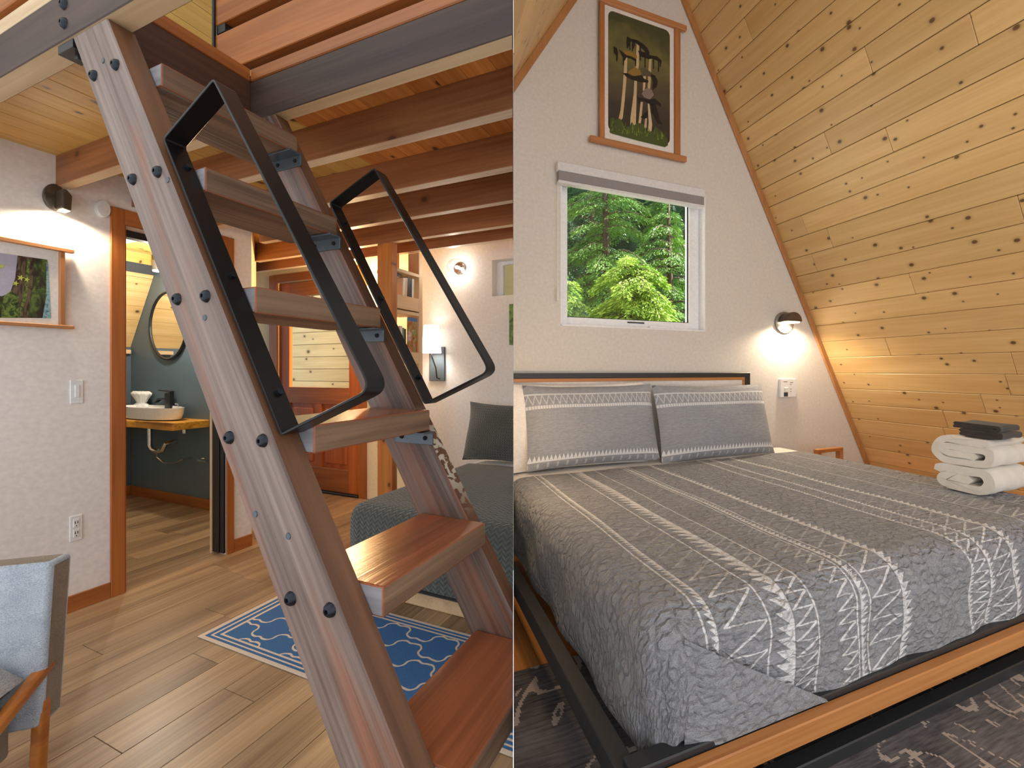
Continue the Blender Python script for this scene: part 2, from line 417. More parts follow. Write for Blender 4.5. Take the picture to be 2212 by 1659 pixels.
# black sliding door parked in its pocket at the right jamb
pd = thing('pocket_door', 'L', (DR, VB, 0), 'black sliding bathroom door edge parked beside the fir casing', 'door')
box('door_panel', 'black_satin', (DR - 0.016, DR + 0.002, VW + 0.004, VW + 0.045, 0.012, DZ - 0.02), pd, bevel=0.002)
box('door_panel', 'black_satin', (DR - 0.022, DR - 0.004, VW + 0.05, VW + 0.125, 0.012, DZ - 0.02), pd, bevel=0.002)
box('edge_strip', 'pale_pine_z', (DR - 0.026, DR - 0.006, VW + 0.128, VW + 0.15, 0.0, DZ - 0.02), pd, bevel=0.001)
box('track', 'black_satin', (DL + 0.012, DR - 0.03, VB - 0.05, VB + 0.02, DZ - 0.045, DZ), pd, bevel=0.002)

# ---- bathroom beyond
UV_, VF = 2.60, 6.24
struct(box('wall_bath', 'paint_slate', (UV_, UV_ + 0.08, 4.3, VF + 0.1, 0, 3.0), room='L'))
struct(box('wall_bath_far', 'paint_slate', (0.5, UV_, VF, VF + 0.1, 0, 1.68), room='L'))
struct(box('wall_bath_near', 'plaster_white', (0.5, 0.6, VB, VF, 0, 2.66), room='L'))
struct(box('baseboard_bath', 'fir_trim_v', (UV_ - 0.014, UV_, 4.36, VF, 0, 0.105), room='L', bevel=0.002))
struct(box('baseboard_bath_far', 'fir_trim_u', (0.6, UV_ - 0.014, VF - 0.014, VF, 0, 0.105), room='L', bevel=0.002))
struct(box('ceiling_bath', 'plaster_white', (0.5, UV_, VB, 5.68, 2.62, 2.68), room='L'))
sb = struct(build(M().prism([(VF + 0.06, 1.66), (VF + 0.12, 1.66), (5.66, 2.70), (5.60, 2.70)], 0, 0.5, UV_), 'wall_bath_slope', 'felt_dark', room='L'))
dv, dz = -1 / 1.955, 1.68 / 1.955
for k in range(7):
    s0, s1 = k * 0.17 + 0.001, (k + 1) * 0.17 - 0.001
    P = lambda s, t: (VF + dv * s + t * 0.86 * 1, 1.66 + dz * s + t * 0.51)
    build(M().prism([P(s0, 0), P(s1, 0), P(s1, 0.02), P(s0, 0.02)], 0, 0.6, UV_ - 0.001), 'board', 'pine_bath', sb, bevel=0.003)
# vanity slab
vs_ = thing('vanity_counter', 'L', (2.45, 5.5, 0.85), 'live-edge golden wood slab counter on the slate bathroom wall', 'counter')
pts = [(2.60, 4.81), (2.30, 4.81)]
random.seed(5)
for k in range(1, 15): pts.append((2.29 + random.uniform(-0.015, 0.012), 4.83 + k * 0.1))
pts += [(2.60, 6.235)]
build(M().prism(pts, 2, 0.832, 0.905), 'slab', 'slab_wood', vs_, bevel=0.008, seg=2)
# basin
bu, bv = 2.43, Lh(329, 880, 0, 2.43).y
ry = (Lh(270, 880, 0, 2.43).y - Lh(386, 880, 0, 2.43).y) / 2
bs = thing('vessel_basin', 'L', (bu, bv, 0.906), 'white oval vessel basin standing on the wood slab', 'basin')
prof = [(0.72, 0.0), (0.9, 0.01), (0.97, 0.06), (1.0, 0.125), (0.965, 0.125), (0.9, 0.06), (0.6, 0.03), (0.05, 0.025)]
build(M().lathe(prof, (bu, bv, 0.906), n=40, sx=0.135, sy=ry), 'bowl', 'ceramic', bs, smooth=50)
build(M().lathe([(0.02, 0), (0.02, 0.004)], (bu, bv, 0.93), n=16), 'drain', 'chrome', bs)
# faucet
fv = Lh(364, 860, 0, 2.55).y
fc = thing('faucet', 'L', (2.55, fv, 0.905), 'tall matt black waterfall faucet behind the basin', 'faucet')
box('body', 'black_satin', (2.53, 2.572, fv - 0.055, fv + 0.03, 0.906, 1.165), fc, bevel=0.004)
build(M().prism([(fv + 0.0, 1.115), (fv + 0.16, 1.105), (fv + 0.24, 1.065), (fv + 0.23, 1.055), (fv + 0.15, 1.09), (fv + 0.0, 1.095)], 0, 2.53, 2.57), 'spout', 'black_satin', fc, bevel=0.003)
build(M().prism([(fv - 0.06, 1.168), (fv + 0.15, 1.185), (fv + 0.15, 1.194), (fv - 0.06, 1.185)], 0, 2.53, 2.572), 'handle', 'black_satin', fc, bevel=0.003)
# soap bottle
sv_ = Lh(385, 880, 0, 2.5).y
sp = thing('soap_bottle', 'L', (2.5, sv_, 0.906), 'small dark pump soap bottle beside the black faucet', 'bottle')
build(M().lathe([(0.03, 0), (0.032, 0.01), (0.032, 0.09), (0.012, 0.105)], (2.5, sv_, 0.906), n=16, sx=0.7), 'bottle_body', 'black_satin', sp, smooth=40)
build(M().tube([(2.5, sv_, 1.01), (2.5, sv_, 1.06), (2.49, sv_ + 0.03, 1.062)], 0.006, 8), 'pump', 'chrome', sp)
# folded white bag standing on the basin edge
gv = Lh(303, 850, 0, 2.52).y
gb = thing('wrapped_soap', 'L', (2.52, gv, 1.03), 'clear wrapped white bundle with flared top behind the basin rim', 'wrapped bundle')
build(M().lathe([(0.13, 0.0), (0.14, 0.03), (0.10, 0.055), (0.075, 0.065)], (2.53, gv, 0.985), n=24, sx=0.35), 'bundle', 'bag_white', gb, smooth=60)
mbg = M()
prof = [(0.07, 0.06), (0.10, 0.10), (0.155, 0.15), (0.16, 0.165), (0.12, 0.185), (0.01, 0.185)]
mbg.lathe(prof, (2.53, gv, 0.985), n=26, sx=0.35)
for i, p in enumerate(mbg.v):
    a = i % 26; mbg.v[i] = (p[0], p[1] + 0.008 * math.sin(a * 2.9), p[2] + 0.006 * math.sin(a * 3.7))
build(mbg, 'flared_top', 'bag_white', gb)
# plumbing
pl = thing('sink_plumbing', 'L', (2.5, bv, 0.6), 'chrome trap and supply pipes under the wood slab', 'pipes')
tv = Lh(323, 960, 0, 2.45).y
build(M().tube([(2.45, tv, 0.845), (2.45, tv, 0.62), (2.46, tv - 0.02, 0.58), (2.48, tv - 0.09, 0.56), (2.49, tv - 0.15, 0.58), (2.5, tv - 0.17, 0.64), (2.6, tv - 0.17, 0.66)], 0.022, 10), 'trap', 'chrome', pl, smooth=40)
build(M().tube([(2.47, tv - 0.12, 0.60), (2.5, tv - 0.02, 0.50), (2.52, tv - 0.1, 0.44), (2.53, tv - 0.3, 0.45), (2.53, tv - 0.42, 0.50), (2.6, tv - 0.42, 0.5)], 0.009, 8), 'supply_hose', 'chrome', pl, smooth=40)
build(M().tube([(2.56, tv - 0.75, 0.5), (2.56, tv - 0.62, 0.5), (2.6, tv - 0.62, 0.5)], 0.016, 8), 'stop_valve', 'chrome', pl, smooth=40)
build(M().tube([(2.54, tv - 0.42, 0.845), (2.54, tv - 0.42, 0.76)], 0.018, 8), 'tail_pipe', 'chrome', pl, smooth=40)
# mirror on the slate wall
m0, m1 = Lh(329, 705, 0, UV_), Lh(372, 776, 0, UV_)
mr = (Lh(363, 633, 0, UV_).z - Lh(374, 777, 0, UV_).z) / 2; mcz = m1.z + mr; mry = (m0.y - Lh(408, 705, 0, UV_).y) / 2; mcy = m0.y - mry
mi_ = thing('wall_mirror', 'L', (UV_, mcy, mcz), 'round mirror with thin black rim on the slate bathroom wall', 'mirror')
mb = M(); ring = []
for k in range(49):
    a = 2 * math.pi * k / 48; ring.append((UV_ - 0.02, mcy + mry * math.cos(a), mcz + mr * math.sin(a)))
build(M().tube(ring, 0.012, 8, caps=False), 'rim', 'black_satin', mi_, smooth=True)
build(M().prism([(p[1], p[2]) for p in ring[:-1]], 0, UV_ - 0.018, UV_ - 0.004), 'mirror_glass', 'mirror', mi_)
# shelf on far wall and bath light
sh = tag(box('ledge', 'pale_pine', (2.2, 2.58, VF - 0.06, VF, 1.585, 1.63), room='L', base=(2.4, VF, 1.585), bevel=0.004), 'pale pine ledge end on the slate far wall of the bathroom', 'ledge')
lv = Lh(340, 582, 0, UV_ - 0.1)
bl = thing('bathroom_light', 'L', tuple(lv), 'short silver cylinder wall light above the bathroom mirror', 'wall light')
build(M().lathe([(0.05, 0), (0.05, 0.10)], (lv.x, lv.y, lv.z - 0.01), n=20, sx=0.8), 'housing', 'nickel', bl, smooth=40)
build(M().lathe([(0.044, 0), (0.044, 0.012)], (lv.x, lv.y, lv.z - 0.022), n=20, sx=0.8), 'lens', 'lamp_white', bl)
build(M().box(lv.x, UV_, lv.y - 0.02, lv.y + 0.02, lv.z + 0.03, lv.z + 0.07), 'arm', 'nickel', bl)
lamp('bathroom_lamp', 'POINT', 'L', (lv.x - 0.25, lv.y - 0.5, lv.z - 0.25), 34, (1, 0.92, 0.78), 0.03)

# ---- loft floor: deck boards, joists, headers
dk = struct(box('ceiling', 'felt_dark', (1.16, UE, 0.3, 3.5, ZD + 0.02, ZD + 0.028), room='L', clip=True), 'loft floor seen from below with joists and boards')
random.seed(3)
BW = 0.136
v = 0.18
while v < 5.6:
    left = v + BW > 1.86
    mats = 'deck_yellow' if v > 1.93 else 'deck_orange'
    u0 = 0.66 if left and v > 1.84 else 1.152
    if v > VB - 0.03: u0 = 2.2
    cuts = [u0] + sorted(random.sample([1.5, 1.92, 2.29, 2.67], 1)) + [UE]
    cuts = [c for i, c in enumerate(cuts) if i == 0 or c > cuts[0] + 0.2]
    for a, c in zip(cuts, cuts[1:]):
        box('board', mats, (a + 0.0006, c - 0.0006, v + 0.0008, v + BW - 0.0008, ZD, ZD + 0.018), dk, bevel=0.0025, clip=True)
    v += BW
def beam(name, u0, u1, v0, v1, face, under, z0=ZB, z1=ZD, label=None):
    m_ = M().box(u0, u1, v0, v1, z0, z1, mi=[1, 0, 0, 0, 0, 0])
    o = build(m_, name, [face, under], dk, bevel=0.003, clip=True)
    if o and label: o['label'] = label
    return o
beam('header_beam', US2, US2O, 0.2, 1.911, 'beam_grey', 'beam_pale', z1=2.607, label='grey stained header beam over the stair')
beam('joist', US2, US2O, 1.912, 3.53, 'joist_brown', 'beam_pale')
for u0, u1, vmax in ((1.473, 1.53, 3.53), (1.885, 1.945, 3.53), (2.263, 2.313, 3.54), (2.642, 2.692, 4.2), (2.92, 2.972, 5.6)):
    beam('joist', u0, u1, 0.2, vmax, 'joist_brown', 'joist_under')
beam('edge_beam', 0.65, 0.716, -0.1, 3.53, 'beam_grey', 'beam_pale', z1=2.598, label='grey stained loft edge beam above the stringer')
box('end_header', 'header_dark', (0.72, US2, 1.851, 1.91, ZB, 2.607), dk, bevel=0.002)
box('nosing', 'fir_trim_u', (0.716, US2, 1.849, 1.905, 2.609, 2.661), dk, bevel=0.004)
box('nosing', 'fir_trim_v', (US2 - 0.002, US2O + 0.02, 0.2, 1.849, 2.609, 2.661), dk, bevel=0.004, clip=True)
box('nosing', 'beam_pale', (0.652, 0.716, -0.1, 3.53, 2.60, 2.653), dk, bevel=0.003, clip=True)
def bolt(parent, name, u, v, z, r=0.0155):
    return build(M().lathe([(r * 1.15, 0.0), (r, -0.006), (r * 0.6, -0.011), (r * 0.35, -0.011), (r * 0.3, -0.006)], (u, v, z), axis=0, n=14, sx=1.0), name, 'bolt_black', parent, smooth=50)
bolt(dk, 'bolt', 0.65, 1.937, 2.553); bolt(dk, 'bolt', 0.65, 1.937, 2.493)
# loft guard rails
gr = thing('loft_railing', 'L', (1.2, 1.2, 2.66), 'orange fir slat railing with black post above the stair', 'railing')
for z0, z1 in ((2.75, 2.93), (2.975, 3.16), (3.21, 3.39)):
    build(M().box(1.195, 1.235, 0.2, 2.17, z0, z1, mi=[1, 0, 0, 0, 0, 0]), 'slat', ['fir_trim_v', 'fir_trim_v'], gr, bevel=0.003, clip=True)
build(M().box(1.185, 1.197, 2.165, 2.178, 2.661, 3.5).box(1.197, 1.26, 2.105, 2.165, 2.935, 2.972).box(1.197, 1.26, 2.105, 2.165, 3.163, 3.207), 'post', 'black_satin', gr, bevel=0.001)
g2 = thing('loft_railing', 'L', (0.68, 2.6, 2.655), 'orange fir slat railing above the left end of the edge beam', 'railing')
for z0, z1 in ((2.70, 2.80), (2.86, 3.0)):
    box('slat', 'fir_trim_v', (0.66, 0.70, 2.1, 3.5, z0, z1), g2, bevel=0.003)
build(M().box(0.66, 0.7, 3.4, 3.5, 2.653, 3.1), 'post', 'fir_trim', g2, bevel=0.003)
# upper slope and gable
us = struct(build(M().prism([(VW - 0.2, SLOPE0(VW) + 0.33), (VW - 0.14, SLOPE0(VW) + 0.33), (5.70, 2.62), (5.64, 2.62)], 0, -0.6, UE), 'wall_loft_slope', 'felt_dark', room='L'))
for k in range(20):
    s0, s1 = 1.0 + k * 0.18, 1.0 + (k + 1) * 0.18
    P = lambda s, t: (6.239 + dv * s - 0.02 + t * 0.86, 1.66 + dz * s + t * 0.51)
    build(M().prism([P(s0 + 0.001, 0), P(s1 - 0.001, 0), P(s1 - 0.001, 0.015), P(s0 + 0.001, 0.015)], 0, -0.55, UE - 0.001), 'board', 'deck_yellow', us, bevel=0.003)
struct(build(M().box(UE, UE + 0.1, 0.6, 5.8, 2.66, 6.6), 'wall_gable', 'plaster_white', room='L', clip=True))
struct(build(M().box(-0.6, UE, -0.6, 3.35, 6.2, 6.3), 'ceiling_sun_block', 'plaster_white', room='L', clip=True))  # unseen flat roof, added to keep sun off the loft slope boards

# ---- entry wall with door, wall behind bed, small window
dl, drr = Lh(601, 800, 0, UE).y, Lh(777, 800, 0, UE).y
dtz = Lh(601, 612, 0, UE).z
struct(build(wall_holes(M(), 0, UE, UE + 0.12, 2.76, 6.0, 0, 2.66, [(drr, dl, -0.01, dtz)]), 'wall_far', 'plaster_cream', room='L'))
cl, cr = Lh(584, 800, 0, UE).y, Lh(793, 800, 0, UE).y
czt = Lh(584, 597, 0, UE).z
for n, d in (('trim_5', (UE - 0.018, UE, dl, cl, 0, czt)), ('trim_6', (UE - 0.018, UE, cr, drr, 0, czt))):
    struct(build(M().box(*d), n, 'fir_trim', room='L', bevel=0.003))
struct(build(M().box(UE - 0.018, UE, drr, dl, dtz, czt), 'trim_7', 'fir_trim_v', room='L', bevel=0.003))
struct(box('trim_8', 'black_satin', (UE - 0.03, UE + 0.06, drr, dl, 0, 0.022), room='L', bevel=0.003))
gl_, gr_ = Lh(623, 750, 0, UE).y, Lh(752, 750, 0, UE).y
gz0, gz1 = Lh(640, 836, 0, UE).z, Lh(640, 640, 0, UE).z
dr_ = thing('entry_door', 'L', (UE + 0.03, (dl + drr) / 2, 0), 'orange fir entry door with a tall glass pane and raised panels', 'door')
D0, D1 = UE + 0.01, UE + 0.055
y0, y1 = drr + 0.006, dl - 0.006
box('stile', 'door_fir', (D0, D1, gl_, y1, 0.024, dtz - 0.008), dr_, bevel=0.003)
box('stile', 'door_fir', (D0, D1, y0, gr_, 0.024, dtz - 0.008), dr_, bevel=0.003)
box('rail', 'fir_trim_v', (D0, D1, gr_, gl_, gz1, dtz - 0.008), dr_, bevel=0.003)
box('rail', 'fir_trim_v', (D0, D1, gr_, gl_, gz0 - 0.19, gz0), dr_, bevel=0.003)
box('rail', 'fir_trim_v', (D0, D1, gr_, gl_, 0.024, 0.28), dr_, bevel=0.003)
mid = (gl_ + gr_) / 2
box('stile', 'door_fir', (D0, D1, mid - 0.05, mid + 0.05, 0.28, gz0 - 0.19), dr_, bevel=0.003)
for a, c in ((gr_, mid - 0.05), (mid + 0.05, gl_)):
    build(M().hexa([(D0 + 0.018, a, 0.28), (D0 + 0.018, c, 0.28), (D1 - 0.012, c, 0.28), (D1 - 0.012, a, 0.28)], [(D0 + 0.018, a, gz0 - 0.19), (D0 + 0.018, c, gz0 - 0.19), (D1 - 0.012, c, gz0 - 0.19), (D1 - 0.012, a, gz0 - 0.19)]), 'panel', 'door_fir', dr_)
    box('panel', 'door_fir', (D0 + 0.006, D0 + 0.03, a + 0.05, c - 0.05, 0.33, gz0 - 0.24), dr_, bevel=0.012)
box('glass_pane', 'pane_glass', (D0 + 0.02, D0 + 0.026, gr_, gl_, gz0, gz1), dr_)
# porch boarding seen through the door pane
sd = struct(box('wall_porch', 'felt_dark', (4.62, 4.66, 3.2, 7.2, -0.1, 3.2), room='L'))
for k in range(17):
    box('board', 'shed_wood', (4.6, 4.62, 4.85, 7.2, -0.1 + k * 0.19 + 0.004, -0.1 + (k + 1) * 0.19 - 0.002), sd, bevel=0.003)
tag(box('porch_post', 'felt_dark', (4.4, 4.5, 4.62, 4.82, -0.1, 3.2), room='L', base=(4.45, 4.7, -0.1), bevel=0.004), 'grey porch post seen through the entry door pane', 'post')
struct(box('floor_porch', 'pale_pine', (3.57, 4.62, 2.8, 7.2, -0.12, -0.06), room='L'))
# wall behind bed with small window
wL, wT, wB = Lh(1063, 600, 0, UWH).y, Lh(1063, 562, 0, UWH).z, Lh(1063, 640, 0, UWH).z
wall = struct(build(wall_holes(M(), 0, UWH, UWH + 0.13, 1.2, 2.76, 0, 2.66, [(1.25, wL, wB, wT)]), 'wall_back', 'plaster_white', room='L', clip=True))
w1 = struct(build(M().box(UWH + 0.085, UWH + 0.12, wL - 0.065, wL, wB, wT).box(UWH + 0.085, UWH + 0.12, 1.25, wL - 0.065, wT - 0.03, wT).box(UWH + 0.085, UWH + 0.12, 1.25, wL - 0.065, wB, wB + 0.012), 'window_1', 'vinyl_white', room='L', clip=True))
wood('sunlit_wood', srgb(244, 226, 160), srgb(252, 240, 190), 1, 0.7, vary=0.05)  # sunlight on the outside wall is put into this pale colour
build(M().box(UWH + 0.1, UWH + 0.104, 1.25, wL - 0.065, wB + 0.012, wT - 0.03), 'pane', 'pane_glass', w1, clip=True)
sd2 = struct(box('wall_outside', 'sunlit_wood', (4.3, 4.34, 1.2, 3.0, 0.5, 4.0), room='L', clip=True))
# ---- ship ladder
st = thing('ship_ladder', 'L', (0.93, 0.6, 0.0), 'grey brown timber ship ladder with thick treads and black handrails', 'stairs')
FS = lambda z: 0.595 + (z - 0.61) / 1.655          # front edge of the stringer, v at height z
BS = lambda z: 0.768 + (z - 0.55) / 1.669          # back edge
ZT = 2.443
# stringers: flat cut at the floor and under the beams
def stringer(u0, u1, outer):
    poly = [(FS(0), 0.0), (BS(0), 0.0), (BS(ZT), ZT), (FS(ZT), ZT)]
    m_ = M(); n = 4
    m_.prism(poly, 0, u0, u1, mi=[0, 0, 1, 1, 1, 1])
    return build(m_, 'stringer', ['stair_grey', 'stair_edge' if outer else 'stair_edge_worn'], st, bevel=0.003, clip=True)
s1 = stringer(US1, US1I, True); s2 = stringer(US2, US2O, False)
TRD = [(1.566, 2.320), (1.354, 1.972), (1.143, 1.620), (0.928, 1.267), (0.711, 0.915), (0.495, 0.567), (0.280, 0.217)]
for k, (vf, zt) in enumerate(TRD):
    t = build(M().box(US1I + 0.001, US2 - 0.001, vf, vf + 0.25, zt - 0.07, zt, mi=[1, 0, 1, 1, 2, 2]), 'tread', ['tread_top', 'tread_edge', 'tread_end'], st, bevel=0.004, seg=2, clip=True)
    # the nose of each tread laps over the stringer fronts
    for side, uu in ((1, US2),) if k < 4 else ():
        v0 = BS(zt - 0.09) - 0.12
        br = build(M().box(uu if side == 0 else uu - 0.006, uu + 0.006 if side == 0 else uu, v0 - 0.11, v0 + 0.05, zt - 0.118, zt - 0.072)
                   .box(uu if side == 0 else uu - 0.05, uu + 0.05 if side == 0 else uu, v0 - 0.11, v0 + 0.05, zt - 0.078, zt - 0.072), 'bracket', 'bracket_steel' if side else 'black_satin', st, bevel=0.001, clip=True)
        if br and side:
            for q in (-0.08, 0.02):
                build(M().lathe([(0.008, 0), (0.007, -0.004)], (uu - 0.006, v0 + q, zt - 0.096), axis=0, n=10), 'screw', 'hole_dark', br, clip=True)
for vf, zt in TRD[:6]:
    for off in (0.082, 0.204):
        b0 = zt - 0.032
        bolt(st, 'bolt', US1, vf + off, b0, 0.0145)
for v_, z_ in ((0.924, 1.023), (1.037, 1.059), (1.392, 1.911), (1.231, 1.534), (1.72, 2.32)):
    build(M().lathe([(0.008, 0.0), (0.0075, -0.002), (0.004, -0.002)], (US1, v_, z_), axis=0, n=12), 'plug', 'bracket_steel', st)
# handrails: flat steel bar bent to a loop
def flat_loop(pts, u0, u1, th, name, rad=0.035):
    # pts: closed polygon in (v,z); rounded corners, bar thickness th inward
    P = [Vector(p) for p in pts]; n = len(P); out = []
    for i in range(n):
        a, b_, c = P[i - 1], P[i], P[(i + 1) % n]
        d0, d1 = (a - b_).normalized(), (c - b_).normalized()
        r = rad if i in (2,) else rad * 0.45
        ang = d0.angle(d1); t = r / math.tan(ang / 2)
        p0, p1 = b_ + d0 * t, b_ + d1 * t
        for k in range(7):
            s = k / 6; out.append(p0 * (1 - s) ** 2 + b_ * 2 * s * (1 - s) + p1 * s * s)
    m_ = M(); N_ = len(out); cen = sum(out, Vector((0, 0))) / N_
    vs_, fs = [], []
    for i in range(N_):
        t = (out[(i + 1) % N_] - out[i - 1]).normalized(); nn = Vector((-t.y, t.x))
        if nn.dot(cen - out[i]) < 0: nn = -nn
        q = out[i] + nn * th
        vs_ += [(u0, out[i].x, out[i].y), (u1, out[i].x, out[i].y), (u1, q.x, q.y), (u0, q.x, q.y)]
    for i in range(N_):
        j = (i + 1) % N_
        for k in range(4): fs.append((4 * i + k, 4 * i + (k + 1) % 4, 4 * j + (k + 1) % 4, 4 * j + k))
    m_.add(vs_, fs)
    return build(m_, name, 'black_steel', st, bevel=0.0012, smooth=35, clip=True)
def rail(u0, u1, A, B, C, D):
    h = flat_loop([A, B, C, D], u0, u1, 0.007, 'handrail')
    return h
A, B, C, D = [(q.y, q.z) for q in (Lh(350, 299, 0, 0.668), Lh(461, 167, 0, 0.668), Lh(805, 843, 0, 0.668), Lh(605, 943, 0, 0.668))]
h1 = rail(0.668, 0.718, A, B, C, D)
A2, B2, C2, D2 = [(q.y, q.z) for q in (Lh(709, 438, 0, 1.152), Lh(809, 361, 0, 1.152), Lh(1061, 803, 0, 1.152), Lh(916, 875, 0, 1.152))]
h2 = rail(1.152, 1.202, A2, B2, C2, D2)
for h, (a, d), u in ((h1, (A, D), 0.70), (h2, (A2, D2), 1.182)):
    for s in (0.1, 0.5, 0.88):
        vv, zz = a[0] * (1 - s) + d[0] * s, a[1] * (1 - s) + d[1] * s
        build(M().tube([(u, vv - 0.006, zz + 0.0036), (u, vv - 0.014, zz + 0.0084)], 0.008, 10), 'screw', 'bolt_black', h, smooth=40, clip=True)
hg = build(M().box(0.656, 0.71, 1.905, 2.0, ZB - 0.028, ZB - 0.001), 'hanger_plate', 'black_satin', dk, bevel=0.001)
build(M().tube([(0.685, 1.94, ZB - 0.028), (0.685, 1.94, ZB - 0.045)], 0.012, 8), 'nut', 'black_satin', hg)

# ---- left wall: art, sconce, smoke alarm, switch, outlet
VA = VW - 0.012
ar = thing('wall_art', 'L', (1.1, VW, 1.6), 'framed forest photograph of a mossy trunk hung on the cream wall', 'wall art')
a = Lh(-60, 514, 1, VA); zt_, zb_ = Lh(80, 527, 1, VA).z, Lh(80, 707, 1, VA).z
r0, r1 = Lh(-140, 600, 1, VA).x, Lh(156, 600, 1, VA).x
box('top_rail', 'frame_cedar_h', (r0, r1, VA - 0.03, VA, zt_ - 0.022, zt_), ar, bevel=0.003)
box('bottom_rail', 'frame_cedar_h', (r0, r1, VA - 0.03, VA, zb_, zb_ + 0.02), ar, bevel=0.003)
s0, s1_ = Lh(125, 600, 1, VA).x, Lh(137, 600, 1, VA).x
box('side_rail', 'frame_cedar', (s0, s1_, VA - 0.024, VA - 0.002, zb_ + 0.02, zt_ - 0.022), ar, bevel=0.003)
box('side_rail', 'frame_cedar', (r0 + 0.04, r0 + 0.06, VA - 0.024, VA - 0.002, zb_ + 0.02, zt_ - 0.022), ar, bevel=0.003)
box('backing', 'paper_white', (r0 + 0.06, s0, VA - 0.006, VA, zb_ + 0.02, zt_ - 0.022), ar)
def flat(name, col, pix, ax, val, th, parent, sgn=-1, rough=0.6, tex=None):
    key = 'ink_%d_%d_%d' % col
    if key not in MATS: plain(key, srgb(*col), rough)
    pl_ = [hit('L' if ax == 1 and BASE[parent.name][0] == 'L' else BASE[parent.name][0], x, y, ax, val) for x, y in pix]
    poly = [(q.x, q.z) for q in pl_]
    return build(M().prism(poly, 1, val, val + th), name, tex or key, parent)
# photo print: layered flat shapes (sky, trunks, moss, leaves)
m, nt, b = newmat('forest_print'); v = coords(nt, rnd=False)
n1 = noise(nt, scl(nt, v, (26, 1, 9)), 1, 5, 1.0); n2 = noise(nt, v, 60, 4)
c = ramp(nt, n1, [(0.30, srgb(24, 22, 14)), (0.42, srgb(58, 44, 32)), (0.5, srgb(62, 82, 34)), (0.6, srgb(106, 128, 58)), (0.72, srgb(70, 54, 48))])
c = mixc(nt, ramp(nt, n2, [(0.4, (0, 0, 0, 1)), (0.7, (0.6, 0.6, 0.6, 1))]), c, srgb(28, 40, 20))
lk(nt, c, b.inputs['Base Color']); b.inputs['Roughness'].default_value = 0.5
pz = VA - 0.008
def inkmat(name, cols, sc):
    m, nt, b = newmat(name); v = coords(nt, rnd=False); n1 = noise(nt, scl(nt, v, sc), 1, 5, 0.8)
    lk(nt, ramp(nt, n1, [(0.32 + 0.36 * i / (len(cols) - 1), srgb(*c_)) for i, c_ in enumerate(cols)]), b.inputs['Base Color']); b.inputs['Roughness'].default_value = 0.5
inkmat('ink_bark', [(26, 20, 14), (66, 44, 34), (110, 92, 72), (60, 70, 30)], (60, 1, 14))
inkmat('ink_moss', [(20, 26, 12), (52, 74, 28), (120, 140, 62), (36, 48, 20)], (50, 1, 40))
inkmat('ink_frost', [(70, 110, 120), (150, 190, 200), (60, 90, 60)], (60, 1, 40))
pr = [(-60, 538), (102, 561), (110, 687), (-60, 686)]
q = [Lh(x, y, 1, pz) for x, y in pr]
po = build(M().prism([(k.x, k.z) for k in q], 1, pz, pz + 0.0015), 'photo_print', 'forest_print', ar)
flat('sky_patch', (176, 172, 190), [(-60, 538), (38, 552), (33, 600), (22, 632), (4, 640), (-60, 625)], 1, pz - 0.0006, 0.0005, po)
flat('trunk', (58, 40, 30), [(38, 552), (74, 557), (70, 620), (60, 686), (30, 686), (24, 640), (33, 600)], 1, pz - 0.0010, 0.0003, po, tex='ink_bark')
flat('blue_edge', (120, 170, 186), [(100, 566), (103, 566), (110, 687), (92, 687), (100, 640)], 1, pz - 0.0010, 0.0003, po, tex='ink_frost')
flat('stump', (44, 56, 30), [(8, 640), (24, 628), (40, 640), (44, 686), (2, 686)], 1, pz - 0.0014, 0.0003, po, tex='ink_moss')
flat('mossy_trunk', (86, 104, 48), [(60, 560), (66, 560), (58, 640), (44, 684), (40, 684), (52, 630)], 1, pz - 0.0014, 0.0003, po, tex='ink_moss')
for cx_, cy_, s_ in ((45, 600, 9), (34, 612, 8), (58, 604, 7), (4, 575, 8), (-4, 590, 7)):
    flat('leaf', (190, 196, 84), [(cx_ + s_ * math.cos(t) * (1 if i % 2 == 0 else 0.4), cy_ + s_ * 0.8 * math.sin(t) * (1 if i % 2 == 0 else 0.4)) for i, t in enumerate([math.pi * 2 * k / 10 for k in range(10)])], 1, pz - 0.002, 0.0004, po)

c0 = Lh(117, 427, 1, VW); rr = (Lh(117, 399, 1, VW).z - Lh(117, 455, 1, VW).z) / 2; rx = (Lh(143, 427, 1, VW).x - Lh(91, 427, 1, VW).x) / 2
sc = thing('wall_sconce', 'L', tuple(c0), 'round bronze downlight sconce glowing on the cream wall above the art', 'wall light')
build(M().lathe([(1.0, 0), (1.0, -0.018), (0.9, -0.022), (0.02, -0.022)], tuple(c0), axis=1, n=30, sx=rx, sy=rr), 'back_plate', 'bronze', sc, smooth=40)
build(M().prism([(c0.x - rx * 0.05, c0.z - rr), (c0.x + rx * 0.75, c0.z - rr * 1.06), (c0.x + rx * 0.85, c0.z + rr * 0.1), (c0.x + rx * 0.35, c0.z + rr * 0.55), (c0.x - rx * 0.05, c0.z + rr * 0.5)], 1, c0.y - 0.10, c0.y - 0.02), 'hood', 'bronze', sc, bevel=0.008, seg=2)
build(M().box(c0.x + rx * 0.05, c0.x + rx * 0.68, c0.y - 0.09, c0.y - 0.03, c0.z - rr * 1.09, c0.z - rr * 1.05), 'lens', 'lamp_warm', sc)
lamp('sconce_lamp', 'SPOT', 'L', (c0.x + rx * 0.2, c0.y - 0.06, c0.z - rr * 1.15), 20, (1, 0.84, 0.62), 0.025, look=(c0.x + 0.02, c0.y - 0.03, c0.z - 1.2), spot=math.radians(165))

